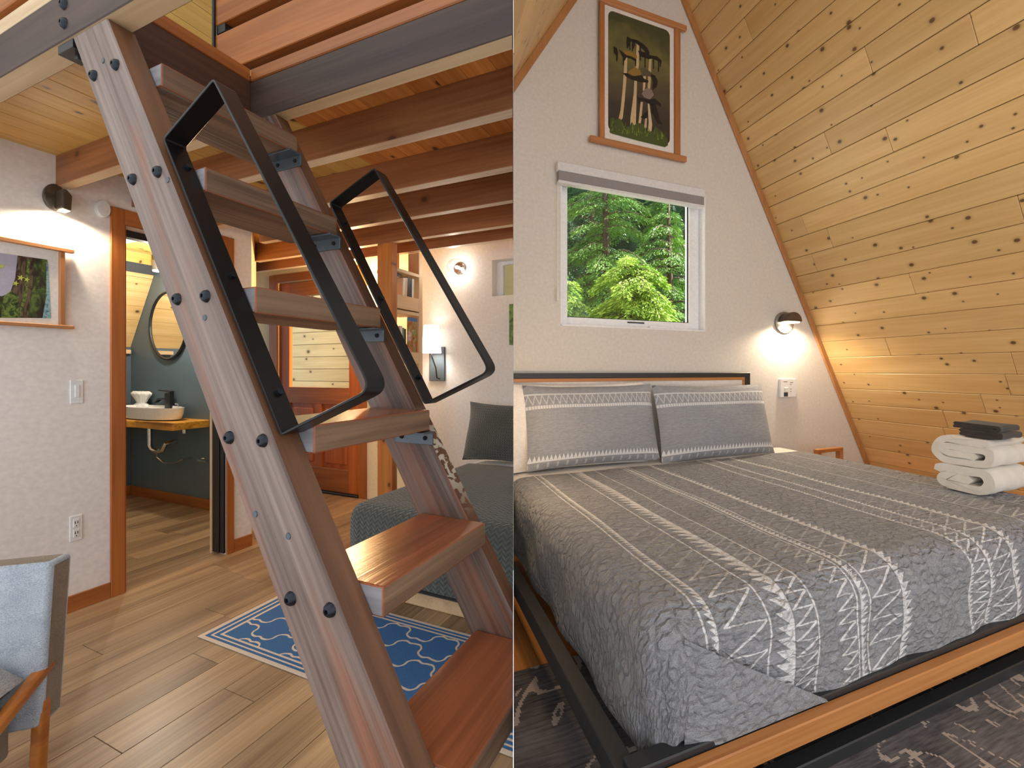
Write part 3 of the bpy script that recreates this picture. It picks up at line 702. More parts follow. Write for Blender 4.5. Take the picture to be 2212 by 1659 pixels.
c0 = Lh(219, 452, 1, VW); rr = (Lh(219, 434, 1, VW).z - Lh(219, 470, 1, VW).z) / 2; rx = (Lh(234, 452, 1, VW).x - Lh(204, 452, 1, VW).x) / 2
sa = thing('smoke_alarm', 'L', tuple(c0), 'small round white smoke alarm beside the bathroom door casing', 'smoke alarm')
build(M().lathe([(1.0, 0), (1.0, -0.025), (0.94, -0.032), (0.02, -0.033)], tuple(c0), axis=1, n=30, sx=rx, sy=rr), 'cover', 'white_plastic', sa, smooth=40)
build(M().lathe([(0.82, -0.034), (0.02, -0.037)], tuple(c0), axis=1, n=24, sx=rx * 0.8, sy=rr * 0.8), 'face', 'plaster_white', sa, smooth=40)

p0, p1 = Lh(150, 821, 1, VW), Lh(179, 871, 1, VW)
sw = thing('light_switch', 'L', (p0.x, VW, p1.z), 'white rocker light switch plate on the cream wall', 'light switch')
box('plate', 'white_plastic', (p0.x, p1.x, VW - 0.008, VW, p1.z, p0.z), sw, bevel=0.003)
box('rocker', 'white_plastic', (p0.x * 0.68 + p1.x * 0.32, p0.x * 0.3 + p1.x * 0.7, VW - 0.014, VW - 0.007, p1.z * 0.74 + p0.z * 0.26, p1.z * 0.2 + p0.z * 0.8), sw, bevel=0.003)
p0, p1 = Lh(149, 1116, 1, VW), Lh(177, 1164, 1, VW)
ou = thing('power_outlet', 'L', (p0.x, VW, p1.z), 'white double power outlet low on the cream wall', 'power outlet')
box('plate', 'white_plastic', (p0.x, p1.x, VW - 0.008, VW, p1.z, p0.z), ou, bevel=0.003)
for s in (0.3, 0.7):
    zc = p0.z * s + p1.z * (1 - s)
    rc = box('receptacle', 'white_plastic', (p0.x * 0.75 + p1.x * 0.25, p0.x * 0.25 + p1.x * 0.75, VW - 0.012, VW - 0.007, zc - 0.024, zc + 0.024), ou, bevel=0.004)
    for t in (0.4, 0.6):
        xx = p0.x * (1 - t) + p1.x * t
        box('slot', 'hole_dark', (xx - 0.0015, xx + 0.0015, VW - 0.0125, VW - 0.0115, zc - 0.004, zc + 0.012), rc)
    xx = (p0.x + p1.x) / 2
    box('slot', 'hole_dark', (xx - 0.002, xx + 0.002, VW - 0.0125, VW - 0.0115, zc - 0.018, zc - 0.011), rc)

# ---- rug with trellis pattern
m, nt, b = newmat('trellis_rug'); tc = N(nt, 'ShaderNodeTexCoord'); sx = N(nt, 'ShaderNodeSeparateXYZ'); lk(nt, tc.outputs['Object'], sx.inputs[0])
RU0, RU1, RV1 = 1.335, 1.87, 2.575
X, Y = sx.outputs[0], sx.outputs[1]           # object origin at rug corner (RU0, RV1): x in 0..w, y in -l..0
cell = 0.31
jag = mth(nt, 'MULTIPLY', mth(nt, 'SUBTRACT', mth(nt, 'PINGPONG', mth(nt, 'MULTIPLY', Y, 1 / 0.022), 1.0), 0.5), 0.12)
ax_ = mth(nt, 'MULTIPLY', X, 2 * math.pi / (cell * 0.62)); ay_ = mth(nt, 'MULTIPLY', Y, 2 * math.pi / cell)
cx_ = mth(nt, 'COSINE', ax_); cy_ = mth(nt, 'COSINE', ay_)
f = mth(nt, 'ADD', mth(nt, 'ADD', cx_, cy_), mth(nt, 'MULTIPLY', mth(nt, 'SUBTRACT', mth(nt, 'COSINE', mth(nt, 'MULTIPLY', ax_, 3.0)), mth(nt, 'COSINE', mth(nt, 'MULTIPLY', ay_, 3.0))), 0.34))
f = mth(nt, 'ADD', f, jag)
line = mth(nt, 'LESS_THAN', mth(nt, 'ABSOLUTE', f), 0.25)
de = mth(nt, 'MINIMUM', mth(nt, 'MINIMUM', X, mth(nt, 'SUBTRACT', RU1 - RU0, X)), mth(nt, 'MULTIPLY', Y, -0.55))   # distance to edge
def band(a, c): return mth(nt, 'MULTIPLY', mth(nt, 'GREATER_THAN', de, a), mth(nt, 'LESS_THAN', de, c))
field = mth(nt, 'GREATER_THAN', de, 0.062)
cream = mth(nt, 'MAXIMUM', mth(nt, 'MULTIPLY', field, line), mth(nt, 'MAXIMUM', mth(nt, 'LESS_THAN', de, 0.017), mth(nt, 'MAXIMUM', band(0.030, 0.038), band(0.052, 0.062))))
wv = noise(nt, scl(nt, tc.outputs['Object'], (260, 260, 1)), 1, 2)
blue = ramp(nt, wv, [(0.35, srgb(38, 84, 136)), (0.65, srgb(64, 116, 170))]); crm = ramp(nt, wv, [(0.35, srgb(196, 178, 158)), (0.65, srgb(224, 210, 194))])
lk(nt, mixc(nt, cream, blue, crm), b.inputs['Base Color']); b.inputs['Roughness'].default_value = 0.9; bump(nt, b, wv, 0.6, 0.002)
rg = build(M().box(RU0, RU1, 0.3, RV1, 0.0005, 0.007), 'rug', 'trellis_rug', room='L', base=(RU0, RV1, 0), bevel=0.002, clip=True)
tag(rg, 'flat blue rug with cream trellis pattern under the ship ladder', 'rug')

# ---- armchair
ch_x, ch_y = (110 - CX) / FOC * 1.30, 1.30          # world position of the right back corner
chair = bpy.data.objects.new('armchair', None); COL.objects.link(chair)
chair.location = (ch_x - 0.315 * math.cos(math.radians(17)), ch_y - 0.315 * math.sin(math.radians(17)), 0); chair.rotation_euler = (0, 0, math.radians(17)); BASE['armchair'] = ('C', (0, 0, 0))
tag(chair, 'grey upholstered armchair with orange wooden arms by the cream wall', 'armchair')
# local frame: x right, y back (away), z up; seat half width .30
def rbx(n, mat, d, bv=0.02, sg=3):
    o = build(M().box(*d), n, mat, chair, bevel=bv, seg=sg, smooth=45); return o
bk = build(M().hexa([(-0.36, -0.02, 0.30), (0.302, -0.02, 0.30), (0.302, 0.065, 0.30), (-0.36, 0.065, 0.30)], [(-0.37, 0.0, 0.80), (0.315, 0.0, 0.80), (0.315, 0.085, 0.80), (-0.37, 0.085, 0.80)], mi=[1, 1, 0, 1, 1, 1]), 'backrest', ['chair_blue', 'chair_side'], chair, bevel=0.014, seg=3, smooth=45)
def cush(a, c):
    x = -0.34 + a * 0.61; y = -0.64 + c * 0.615
    e = (1 - abs(2 * a - 1) ** 8) ** 0.4 * (1 - abs(2 * c - 1) ** 8) ** 0.4
    return (x, y, 0.45 + 0.10 * e + 0.012 * math.sin(a * 5 + c * 3))
sc_ = build(M().grid(cush, 20, 20).grid(lambda a, c: (-0.34 + a * 0.61, -0.64 + c * 0.58, 0.455 - 0.06 * (1 - abs(2 * a - 1) ** 4) ** 0.5 * (1 - abs(2 * c - 1) ** 4) ** 0.5), 20, 20), 'seat_cushion', 'cushion_grey', chair, smooth=True)
rbx('seat_base', 'chair_side', (-0.34, 0.25, -0.62, -0.04, 0.25, 0.385), 0.01, 2)
def bar(n, p0, p1, w, h):
    d = (Vector(p1) - Vector(p0)); t = d.normalized(); sd = Vector((1, 0, 0)); sd = (sd - t * sd.dot(t)).normalized(); up = sd.cross(t)
    q = lambda p, a, c: tuple(Vector(p) + sd * a * w / 2 + up * c * h / 2)
    return build(M().hexa([q(p0, -1, -1), q(p0, 1, -1), q(p0, 1, 1), q(p0, -1, 1)], [q(p1, -1, -1), q(p1, 1, -1), q(p1, 1, 1), q(p1, -1, 1)]), n, 'arm_wood', chair, bevel=0.009, seg=3, smooth=45)
for sx_ in (0.29, -0.38):
    bar('arm', (sx_, 0.03, 0.475), (sx_, -0.56, 0.22), 0.034, 0.032)
    bar('leg', (sx_, 0.012, 0.46), (sx_, -0.02, 0.0), 0.028, 0.036)
    bar('leg', (sx_, -0.53, 0.22), (sx_, -0.53, 0.0), 0.034, 0.04)

# ---- bookshelf against the hall opening
sv0 = 2.52
bk_ = thing('bookshelf', 'L', (2.8, 2.6, 0), 'open fir and pale pine bookshelf built in beside the bed', 'bookshelf')
pa, pb = Lh(815, 800, 0, 2.65).y, Lh(847, 800, 0, 2.65).y
box('post', 'post_fir', (2.65, 2.70, pb, pa, 0, ZB - 0.001), bk_, bevel=0.002)
sv0 = pb
e0, e1 = Lh(858, 800, 1, sv0).x, Lh(905, 800, 1, sv0).x
e2 = Lh(913, 800, 1, sv0).x
box('post', 'pale_pine_z', (2.701, e0, sv0, sv0 + 0.022, 0, ZB - 0.001), bk_, bevel=0.002)
box('post', 'pale_pine_z', (e1, e2, sv0, sv0 + 0.12, 0, ZB - 0.001), bk_, bevel=0.002)
def zat(y): return Lh(880, y, 1, sv0).z
for yt, yb in ((585, 592), (640, 669), (672, 679), (760, 785)):
    z0, z1 = zat(yb), zat(yt)
    if yt == 640:
        box('shelf', 'pale_pine', (e0, e1, sv0, sv0 + 0.022, z0, z1), bk_, bevel=0.002)
        box('shelf', 'pale_pine', (e0, e1, sv0 + 0.022, sv0 + 0.22, z0, z0 + 0.02), bk_, bevel=0.002)
    else:
        box('shelf', 'pale_pine', (e0, e1, sv0, sv0 + 0.22, z0, z1), bk_, bevel=0.002)
for z in (0.3, 0.75):
    box('shelf', 'pale_pine', (e0, e1, sv0, sv0 + 0.22, z, z + 0.025), bk_, bevel=0.002)
box('back_post', 'post_fir', (e1 - 0.11, e1 - 0.02, sv0 + 0.2, sv0 + 0.25, zat(585), ZB), bk_, bevel=0.002)
random.seed(21)
def book(u0, u1, z0, z1, col, label, lean=0.0, dpt=0.16):
    key = 'cover_%d_%d_%d' % col
    if key not in MATS: plain(key, srgb(*col), 0.5)
    t = thing('book', 'L', ((u0 + u1) / 2, sv0 + 0.1, z0), label, 'book', 'books on the pine bookshelf')
    f0 = sv0 + 0.03; L_ = lean * (z1 - z0)
    cv = 0.0025
    def slab(a, c, g0, g1, n, mt):
        return build(M().hexa([(a, g0, z0), (c, g0, z0), (c, g1, z0), (a, g1, z0)], [(a + L_, g0, z1), (c + L_, g0, z1), (c + L_, g1, z1), (a + L_, g1, z1)]), n, mt, t)
    slab(u0, u1, f0, f0 + cv, 'spine', key); slab(u0, u0 + cv, f0 + cv, f0 + dpt, 'cover', key); slab(u1 - cv, u1, f0 + cv, f0 + dpt, 'cover', key)
    slab(u0 + cv, u1 - cv, f0 + cv, f0 + dpt - 0.006, 'pages', 'paper_white')
W_ = e1 - e0
zs = zat(640)
uu = e0 + W_ * 0.34
for w_, hh, col, lb, ln in ((0.10, 0.9, (236, 226, 212), 'slim cream book leaning left on the upper bookshelf', 0.16), (0.09, 0.93, (206, 180, 160), 'tan paperback leaning beside the cream book on the upper shelf', 0.14), (0.14, 0.97, (44, 32, 28), 'thick dark brown book on the upper bookshelf', 0.10), (0.07, 0.92, (58, 52, 56), 'thin charcoal book on the upper bookshelf', 0.10), (0.10, 0.95, (238, 236, 232), 'white book at the right end of the upper bookshelf', 0.08)):
    ww = W_ * w_ * 1.05; book(uu, uu + ww, zs - 0.0 - 0.075, zs - 0.075 + (zat(592) - zs + 0.07) * hh, col, lb, ln * 0.35); uu += ww + 0.0015
t_ = book(e0 + 0.005, e0 + W_ * 0.3, zat(592) - 0.035, zat(592) - 0.008, (50, 40, 36), 'dark book lying flat under the upper shelf board')
uu = e0 + 0.006; zs = zat(760)
for w_, hh, col, lb in ((0.13, 0.60, (196, 120, 50), 'orange paperback on the lower bookshelf'), (0.09, 0.66, (228, 196, 150), 'sand coloured book on the lower bookshelf'), (0.10, 0.68, (240, 238, 230), 'white spined book on the lower bookshelf'), (0.08, 0.64, (150, 150, 140), 'grey book on the lower bookshelf'), (0.08, 0.62, (66, 84, 72), 'dark green book on the lower bookshelf')):
    ww = W_ * w_; book(uu, uu + ww, zs, zs + (zat(679) - zs) * hh, col, lb); uu += ww + 0.001
# magazine with a picture cover standing in front
m, nt, b = newmat('magazine_cover'); v = coords(nt, rnd=False); n1 = noise(nt, scl(nt, v, (16, 1, 12)), 1, 4, 0.8)
c = ramp(nt, n1, [(0.3, srgb(60, 62, 40)), (0.42, srgb(190, 96, 40)), (0.5, srgb(128, 150, 60)), (0.58, srgb(206, 150, 160)), (0.7, srgb(220, 222, 224))])
lk(nt, c, b.inputs['Base Color']); b.inputs['Roughness'].default_value = 0.35
mg = thing('magazine', 'L', (e0 + W_ * 0.8, sv0 + 0.02, zs), 'picture covered magazine standing at the right of the lower bookshelf', 'magazine')
box('cover', 'magazine_cover', (e0 + W_ * 0.52, e1 - 0.012, sv0 + 0.012, sv0 + 0.02, zs, zat(684)), mg)
plain('mag_blue', srgb(70, 116, 170), 0.4)
box('masthead', 'mag_blue', (e0 + W_ * 0.52, e1 - 0.012, sv0 + 0.0105, sv0 + 0.012, zat(692), zat(684)), mg)

# ---- lamps and things on the wall behind the bed
c0 = Lh(994, 580, 0, UWH); rr = (Lh(994, 562, 0, UWH).z - Lh(994, 598, 0, UWH).z) / 2; ry = (Lh(977, 580, 0, UWH).y - Lh(1011, 580, 0, UWH).y) / 2
gs = thing('glass_sconce', 'L', tuple(c0), 'round clear glass bulb sconce high on the white wall', 'wall light')
build(M().lathe([(0.9, 0), (1.0, -0.008), (0.3, -0.014)], tuple(c0), axis=0, n=24, sx=ry * 0.75, sy=rr * 0.75), 'back_plate', 'chrome', gs, smooth=40)
build(M().lathe([(0.25 + 0.75 * math.sin(math.pi * (k + 0.6) / 11.2), -0.014 - 0.11 * (1 - math.cos(math.pi * k / 10)) / 2) for k in range(11)], tuple(c0), axis=0, n=24, sx=ry, sy=rr), 'globe', 'bulb_glass', gs, smooth=True)
build(M().lathe([(0.010, -0.014), (0.012, -0.03), (0.016, -0.05), (0.012, -0.066), (0.002, -0.07)], tuple(c0), axis=0, n=14), 'bulb', 'lamp_white', gs, smooth=True)
lamp('glass_sconce_lamp', 'POINT', 'L', (c0.x - 0.1, c0.y, c0.z - 0.02), 2.2, (1, 0.93, 0.8), 0.02)
US_ = UWH - 0.12
t0, t1, t2, t3 = Lh(919, 703, 0, US_), Lh(948, 703, 0, US_), Lh(913, 763, 0, US_), Lh(951, 764, 0, US_)
ls = thing('shade_sconce', 'L', (US_, t0.y, t2.z), 'white tapered fabric shade lamp on a slate back plate', 'wall light')
cy_, h_ = (t2.y + t3.y) / 2, t0.z - t2.z
ra, rb_ = (t2.y - t3.y) / 2, (t0.y - t1.y) / 2
mbs = M(); n = 28
vs_ = []
for (r_, zz) in ((ra, t2.z), (rb_, t0.z), (rb_ * 0.97, t0.z), (ra * 0.97, t2.z)):
    for k in range(n): a_ = 2 * math.pi * k / n; vs_.append((US_ + r_ * 0.7 * math.cos(a_), cy_ + r_ * math.sin(a_), zz))
fs = [(i * n + k, i * n + (k + 1) % n, ((i + 1) % 4) * n + (k + 1) % n, ((i + 1) % 4) * n + k) for i in range(4) for k in range(n)]
build(mbs.add(vs_, fs), 'shade', 'shade_lit', ls, smooth=50)
p0, p1 = Lh(928, 750, 0, UWH - 0.01), Lh(961, 823, 0, UWH - 0.01)
box('back_plate', 'slate_plate', (UWH - 0.02, UWH, p1.y, p0.y, p1.z, p0.z), ls, bevel=0.003)
build(M().tube([(UWH - 0.02, p1.y + 0.05, p1.z + 0.02), (UWH - 0.05, p1.y + 0.06, p1.z + 0.03), (UWH - 0.08, cy_ - 0.02, p1.z + 0.12), (US_, cy_, t2.z - 0.02), (US_, cy_, t2.z + 0.03)], 0.006, 8), 'arm', 'black_satin', ls, smooth=True)
lamp('shade_lamp', 'POINT', 'L', (US_, cy_, t2.z + h_ * 0.4), 5, (1, 0.95, 0.88), 0.03)
p0, p1 = Lh(1100, 657, 0, UWH - 0.02), Lh(1100, 745, 0, UWH - 0.02)
m, nt, b = newmat('green_print'); v = coords(nt, rnd=False); n1 = noise(nt, v, 18, 4, 0.6)
lk(nt, ramp(nt, n1, [(0.35, srgb(52, 74, 30)), (0.6, srgb(122, 160, 70))]), b.inputs['Base Color']); b.inputs['Roughness'].default_value = 0.5
tag(build(M().box(UWH - 0.022, UWH - 0.002, 1.4, p0.y, p1.z, p0.z), 'canvas_print', 'green_print', room='L', base=(UWH, p0.y - 0.03, p1.z), bevel=0.002, clip=True), 'green nature canvas print at the edge of the white wall', 'wall art')
# assumed hall light, no fixture: warm point light added to brighten the hall
lamp('assumed_hall_light', 'POINT', 'L', (3.15, 3.5, 2.3), 26, (1, 0.72, 0.38), 0.05)
# ---- draped cloth and pillows
def drape(x0, x1, y0, y1, ztop, r, hx0, hx1, hy0, hy1, nx=90, ny=90, wob=0.006, seed=0):
    # top x0..x1, y0..y1; hx0.. = cloth length hanging past each edge (0 = none); y1 side usually none
    rnd = random.Random(seed); ph = [rnd.uniform(0, 6.28) for _ in range(6)]
    X0, X1, Y0, Y1 = x0 - hx0, x1 + hx1, y0 - hy0, y1 + hy1
    def fn(a, c):
        s, t = X0 + (X1 - X0) * a, Y0 + (Y1 - Y0) * c
        dx = (s - x0) if s < x0 else (s - x1 if s > x1 else 0.0)
        dy = (t - y0) if t < y0 else (t - y1 if t > y1 else 0.0)
        # gather the corner: limit the diagonal length
        d = math.hypot(dx, dy)
        bx, by = min(max(s, x0), x1), min(max(t, y0), y1)
        if d < 1e-6: 
            return (bx, by, ztop + 0.003 * math.sin(9 * s + ph[0]) * math.sin(8 * t + ph[1]))
        lim = (abs(dx) * (hx0 if dx < 0 else hx1) + abs(dy) * (hy0 if dy < 0 else hy1)) / max(1e-6, abs(dx) + abs(dy))
        if dx and dy: d = min(d, lim * (1.0 + 0.06 * math.sin(3 * math.atan2(abs(dy), abs(dx)))))
        ux, uy = dx / math.hypot(dx, dy), dy / math.hypot(dx, dy)
        if d < math.pi * r / 2: an = d / r; o, dn = r * math.sin(an), r * (1 - math.cos(an))
        else: o, dn = r, r + d - math.pi * r / 2
        w = wob * min(1, dn / 0.2); o += w * math.sin(11 * s + 13 * t + ph[2]) + w * 0.6 * math.sin(23 * s - 17 * t + ph[3])
        return (bx + ux * o, by + uy * o, ztop - dn + (0.004 * math.sin(14 * s + 9 * t + ph[4]) if dn > 0.2 else 0))
    return M().grid(fn, nx, ny, lambda a, c: (X0 + (X1 - X0) * a, Y0 + (Y1 - Y0) * c))
def pillow(o, ex, ey, nrm, thick, n=26, pinch=0.10, sag=0.0, seed=1):
    o, ex, ey, nrm = Vector(o), Vector(ex), Vector(ey), Vector(nrm).normalized()
    rnd = random.Random(seed); p1, p2 = rnd.uniform(0, 6), rnd.uniform(0, 6)
    m_ = M()
    for sg in (1, -1):
        def fn(a, c, sg=sg):
            x, y = 2 * a - 1, 2 * c - 1
            e = max(0, (1 - abs(x) ** 2.6)) ** 0.55 * max(0, (1 - abs(y) ** 2.6)) ** 0.55
            # edges drawn in between the corners
            xi = x * (1 - pinch * 0.5 * (1 - y * y) * abs(x)); yi = y * (1 - pinch * (1 - x * x) * abs(y))
            w = 0.008 * math.sin(5 * x + p1) * math.sin(4 * y + p2)
            q = o + ex * (xi + 1) / 2 + ey * (yi + 1) / 2 + nrm * (sg * thick / 2 * e + w)
            if sag: q.z -= sag * (1 - x * x) * (y + 1) / 2
            return tuple(q)
        m_.grid(fn, n, n)
    return m_
def uvc(nt):
    tc = N(nt, 'ShaderNodeUVMap'); tc.uv_map = 'UVMap'; s = N(nt, 'ShaderNodeSeparateXYZ'); lk(nt, tc.outputs[0], s.inputs[0]); return tc.outputs[0], s.outputs[0], s.outputs[1]

# ---- bed in the stair room
m, nt, b = newmat('matelasse_dark'); uv, U, V = uvc(nt)
a1 = mth(nt, 'ADD', mth(nt, 'MULTIPLY', U, 230), mth(nt, 'MULTIPLY', mth(nt, 'PINGPONG', mth(nt, 'MULTIPLY', V, 42), 1.0), 4.5))
hb = mth(nt, 'SINE', a1)
nn = noise(nt, uv, 300, 2)
c = ramp(nt, mth(nt, 'ADD', mth(nt, 'MULTIPLY', hb, 0.12), nn), [(0.2, srgb(50, 54, 52)), (0.8, srgb(92, 98, 94))])
lk(nt, c, b.inputs['Base Color']); b.inputs['Roughness'].default_value = 0.9; b.inputs['Sheen Weight'].default_value = 0.3
bump(nt, b, hb, 0.7, 0.004)
BU0, BU1, BV1, BZ = 1.86, 3.27, 2.10, 0.60
bd = thing('guest_bed', 'L', (2.5, 1.9, 0), 'low bed with dark quilted cover behind the ship ladder', 'bed')
box('platform', 'pale_pine', (BU0 + 0.13, BU1, 0.9, BV1 - 0.05, 0.0, 0.11), bd, bevel=0.004, clip=True)
box('mattress', 'mattress_dark', (BU0 + 0.03, BU1, 0.9, BV1 - 0.02, 0.13, BZ - 0.02), bd, bevel=0.03, clip=True, seg=3)
build(drape(BU0 + 0.08, 3.06, 0.7, BV1 - 0.06, BZ, 0.09, 0.46, 0.0, 0.0, 0.46, 70, 70, 0.005, 3), 'quilt', 'matelasse_dark', bd, smooth=True, clip='open')
build(drape(BU0 + 0.2, BU1, 0.7, BV1 - 0.07, BZ - 0.006, 0.08, 0.05, 0.0, 0.0, 0.3, 20, 20, 0.0, 4), 'sheet', 'linen_white', bd, smooth=True, clip='open')
pB = Lh(1000, 968, 2, BZ + 0.02)
pu = 3.12
pc0 = Lh(1000, 960, 0, pu); pt = Lh(1016, 872, 0, pu + 0.08)
dp = thing('dark_pillow', 'L', (pu, pc0.y, BZ), 'dark grey quilted pillow leaning at the head of the low bed', 'pillow')
build(pillow((pu - 0.02, pc0.y - 0.85, BZ + 0.01), (0, 0.85, 0.0), (0.09, -0.03, pt.z - BZ + 0.01), (-1, 0, 0.2), 0.16, seed=2), 'sham', 'matelasse_dark', dp, smooth=True, clip='open')
wp = thing('white_pillow', 'L', (3.22, 1.9, BZ), 'white pillow peeking up behind the dark quilted pillow', 'pillow')
pw = Lh(1050, 874, 0, 3.2)
build(pillow((3.2, 1.2, BZ), (0, pw.y + 0.1 - 1.2, 0), (0.05, 0, pw.z - BZ + 0.015), (-1, 0, 0.2), 0.10, seed=5), 'pillowcase', 'linen_white', wp, smooth=True, clip='open')

# ================================================================== RIGHT ROOM
def Rh(x, y, ax, val): return hit('R', x, y, ax, val)
QW = 3.10
RS0, RS1 = Rh(1480, 0, 1, QW), Rh(1876, 1003, 1, QW)          # foot and top of the slope on the gable wall
sl = (RS0.z - RS1.z) / (RS0.x - RS1.x)                          # dz/dp (negative)
RP = lambda z: RS1.x + (z - RS1.z) / sl                         # slope position at height z
LS0, LS1 = Rh(1229, 0, 1, QW), Rh(1110, 172, 1, QW)
sl2 = (LS0.z - LS1.z) / (LS0.x - LS1.x); LP = lambda z: LS1.x + (z - LS1.z) / sl2
ZR = (RS1.x - LS1.x - RS1.z / sl + LS1.z / sl2) / (1 / sl2 - 1 / sl)    # ridge
ZR = ZR if 4.8 < ZR < 7 else 5.4
fr = struct(box('floor', 'felt_dark', (0.0, 5.3, -1.4, QW, -0.08, -0.012), room='R', clip=True), 'orange pine plank floor of the loft bedroom')
random.seed(31)
for r in range(37):
    p0_ = -0.1 + r * 0.145; q0 = -1.4 - random.random()
    while q0 < QW:
        ln = random.choice((1.0, 1.3, 1.6)); a, c = max(q0, -1.4), min(q0 + ln, QW)
        if c - a > 0.05: box('plank', 'floor_pine', (p0_ + 0.001, p0_ + 0.144, a + 0.001, c - 0.001, -0.012, 0), fr, bevel=0.0012, clip=True)
        q0 += ln
# gable wall with window hole, cut along the roof slopes
w0, w1_, w2, w3 = Rh(1211, 500, 1, QW).x, Rh(1524, 500, 1, QW).x, Rh(1300, 708, 1, QW).z, Rh(1400, 414, 1, QW).z
w2 = 1.757; w3 = 3.03
mg_ = M()
mg_.prism([(0.3, 0), (w0, 0), (w0, min(ZR, 4.4)), (0.3, LS1.z - 0.9)], 1, QW, QW + 0.16)
mg_.prism([(w0, 0), (w1_, 0), (w1_, w2), (w0, w2)], 1, QW, QW + 0.16)
mg_.prism([(w0, w3), (w1_, w3), (w1_, 4.9), (2.0, 5.6), (w0, 4.4)], 1, QW, QW + 0.16)
mg_.prism([(w1_, 0), (5.3, 0), (5.2, 0.2), (RP(4.2) + 0.1, 4.2), (w1_, 4.9)], 1, QW, QW + 0.16)
struct(build(mg_, 'wall_gable_end', 'plaster_gable', room='R', clip=True))
# boarded slopes
def slope(name, zlo, zhi, pos, out, mat, label=None, side=1):
    # pos(z): p on the inner face; out: unit normal pointing outwards in (p,z)
    o = struct(build(M().prism([(pos(zlo) + out[0] * 0.03, zlo + out[1] * 0.03), (pos(zhi) + out[0] * 0.03, zhi + out[1] * 0.03), (pos(zhi) + out[0] * 0.12, zhi + out[1] * 0.12), (pos(zlo) + out[0] * 0.12, zlo + out[1] * 0.12)], 1, -1.4, QW), name, 'felt_dark', room='R', clip=True), label)
    return o
ln_ = math.hypot(1, 1 / sl)
nR = (1 / ln_, -(1 / sl) / ln_); nR = (nR[0], nR[1] if nR[1] > 0 else -nR[1])
ln2 = math.hypot(1, 1 / sl2); nL = (-1 / ln2, (1 / sl2) / ln2); nL = (nL[0], abs(nL[1]))
so = slope('wall_slope', -0.05, ZR, RP, nR, 'pine_wall', 'knotty pine board slope beside the bed')
random.seed(8)
DZ_ = 0.1632; z = 0.39 - 3 * DZ_
ends = {0: 2.2, 1: 2.6, 2: 2.35, 3: 1.9, 4: 2.75}
k = 0
while z < ZR - 0.05:
    za, zb2 = z, min(z + DZ_, ZR)
    cuts = [-1.4]; c = -1.4 + random.uniform(0.3, 2.0)
    while c < QW - 0.25: cuts.append(c); c += random.uniform(1.3, 2.6)
    cuts.append(QW - 0.002)
    for a, c in zip(cuts, cuts[1:]):
        g = 0.0015
        pts = [(RP(za + g), za + g), (RP(zb2 - g), zb2 - g), (RP(zb2 - g) + nR[0] * 0.018, zb2 - g + nR[1] * 0.018), (RP(za + g) + nR[0] * 0.018, za + g + nR[1] * 0.018)]
        build(M().prism(pts, 1, a + 0.0008, c - 0.0008), 'board', 'pine_wall', so, bevel=0.004)
    z += DZ_; k += 1
so2 = slope('wall_slope', 1.8, ZR, LP, nL, 'pine_wall', 'pine board slope above the headboard, left of the art')
z = 1.8
while z < ZR - 0.05:
    g = 0.0015; za, zb2 = z, min(z + DZ_, ZR)
    pts = [(LP(za + g), za + g), (LP(zb2 - g), zb2 - g), (LP(zb2 - g) + nL[0] * 0.018, zb2 - g + nL[1] * 0.018), (LP(za + g) + nL[0] * 0.018, za + g + nL[1] * 0.018)]
    build(M().prism(pts, 1, -1.4, QW - 0.002), 'board', 'pine_wall', so2, bevel=0.004, clip=True)
    z += DZ_
# corner trims where slopes meet the gable wall
def trimline(name, pos, z0, z1, w, sgn):
    struct(build(M().prism([(pos(z0), z0), (pos(z1), z1), (pos(z1) + sgn * w, z1), (pos(z0) + sgn * w, z0)], 1, QW - 0.022, QW - 0.001), name, 'pine_trim', room='R', bevel=0.003, clip=True))
trimline('trim_9', RP, 0.0, ZR - 0.15, 0.062, -1); trimline('trim_10', LP, 2.4, ZR - 0.15, 0.062, 1)

# ---- window
wn_ = thing('window_2', 'R', (w0, QW, w2), None, None); wn_['kind'] = 'structure'
F0, F1 = QW + 0.03, QW + 0.12
i0, i1 = Rh(1221, 600, 1, QW).x + 0.03, Rh(1484, 600, 1, QW).x + 0.12
QF = QW + 0.1
gx0, gx1 = Rh(1222, 600, 1, QF).x, Rh(1485, 600, 1, QF).x
gz0_, gz1_ = Rh(1350, 692, 1, QF).z, 3.0
box('jamb', 'vinyl_white', (w0, w0 + 0.012, QW, QW + 0.16, w2, w3), wn_)
box('jamb', 'vinyl_white', (w1_ - 0.012, w1_, QW, QW + 0.16, w2, w3), wn_)
box('sill', 'vinyl_white', (w0, w1_, QW, QW + 0.16, w2, w2 + 0.012), wn_)
box('head', 'vinyl_white', (w0, w1_, QW, QW + 0.16, w3 - 0.012, w3), wn_)
box('frame', 'vinyl_white', (w0 + 0.012, gx0, QW + 0.06, QW + 0.14, w2 + 0.012, w3 - 0.012), wn_, bevel=0.006)
box('frame', 'vinyl_white', (gx1, w1_ - 0.012, QW + 0.075, QW + 0.14, w2 + 0.012, w3 - 0.012), wn_, bevel=0.006)
box('frame', 'vinyl_white', (gx0, gx1, QW + 0.06, QW + 0.14, w2 + 0.012, gz0_), wn_, bevel=0.006)
box('frame', 'vinyl_white', (gx0, gx1, QW + 0.06, QW + 0.14, gz1_, w3 - 0.012), wn_, bevel=0.006)
for d in ((gx0, gx0 + 0.008, gz0_, gz1_), (gx1 - 0.008, gx1, gz0_, gz1_)):
    box('gasket', 'gasket_black', (d[0], d[1], QW + 0.09, QW + 0.1, d[2], d[3]), wn_)
box('gasket', 'gasket_black', (gx0, gx1, QW + 0.09, QW + 0.1, gz0_, gz0_ + 0.008), wn_)
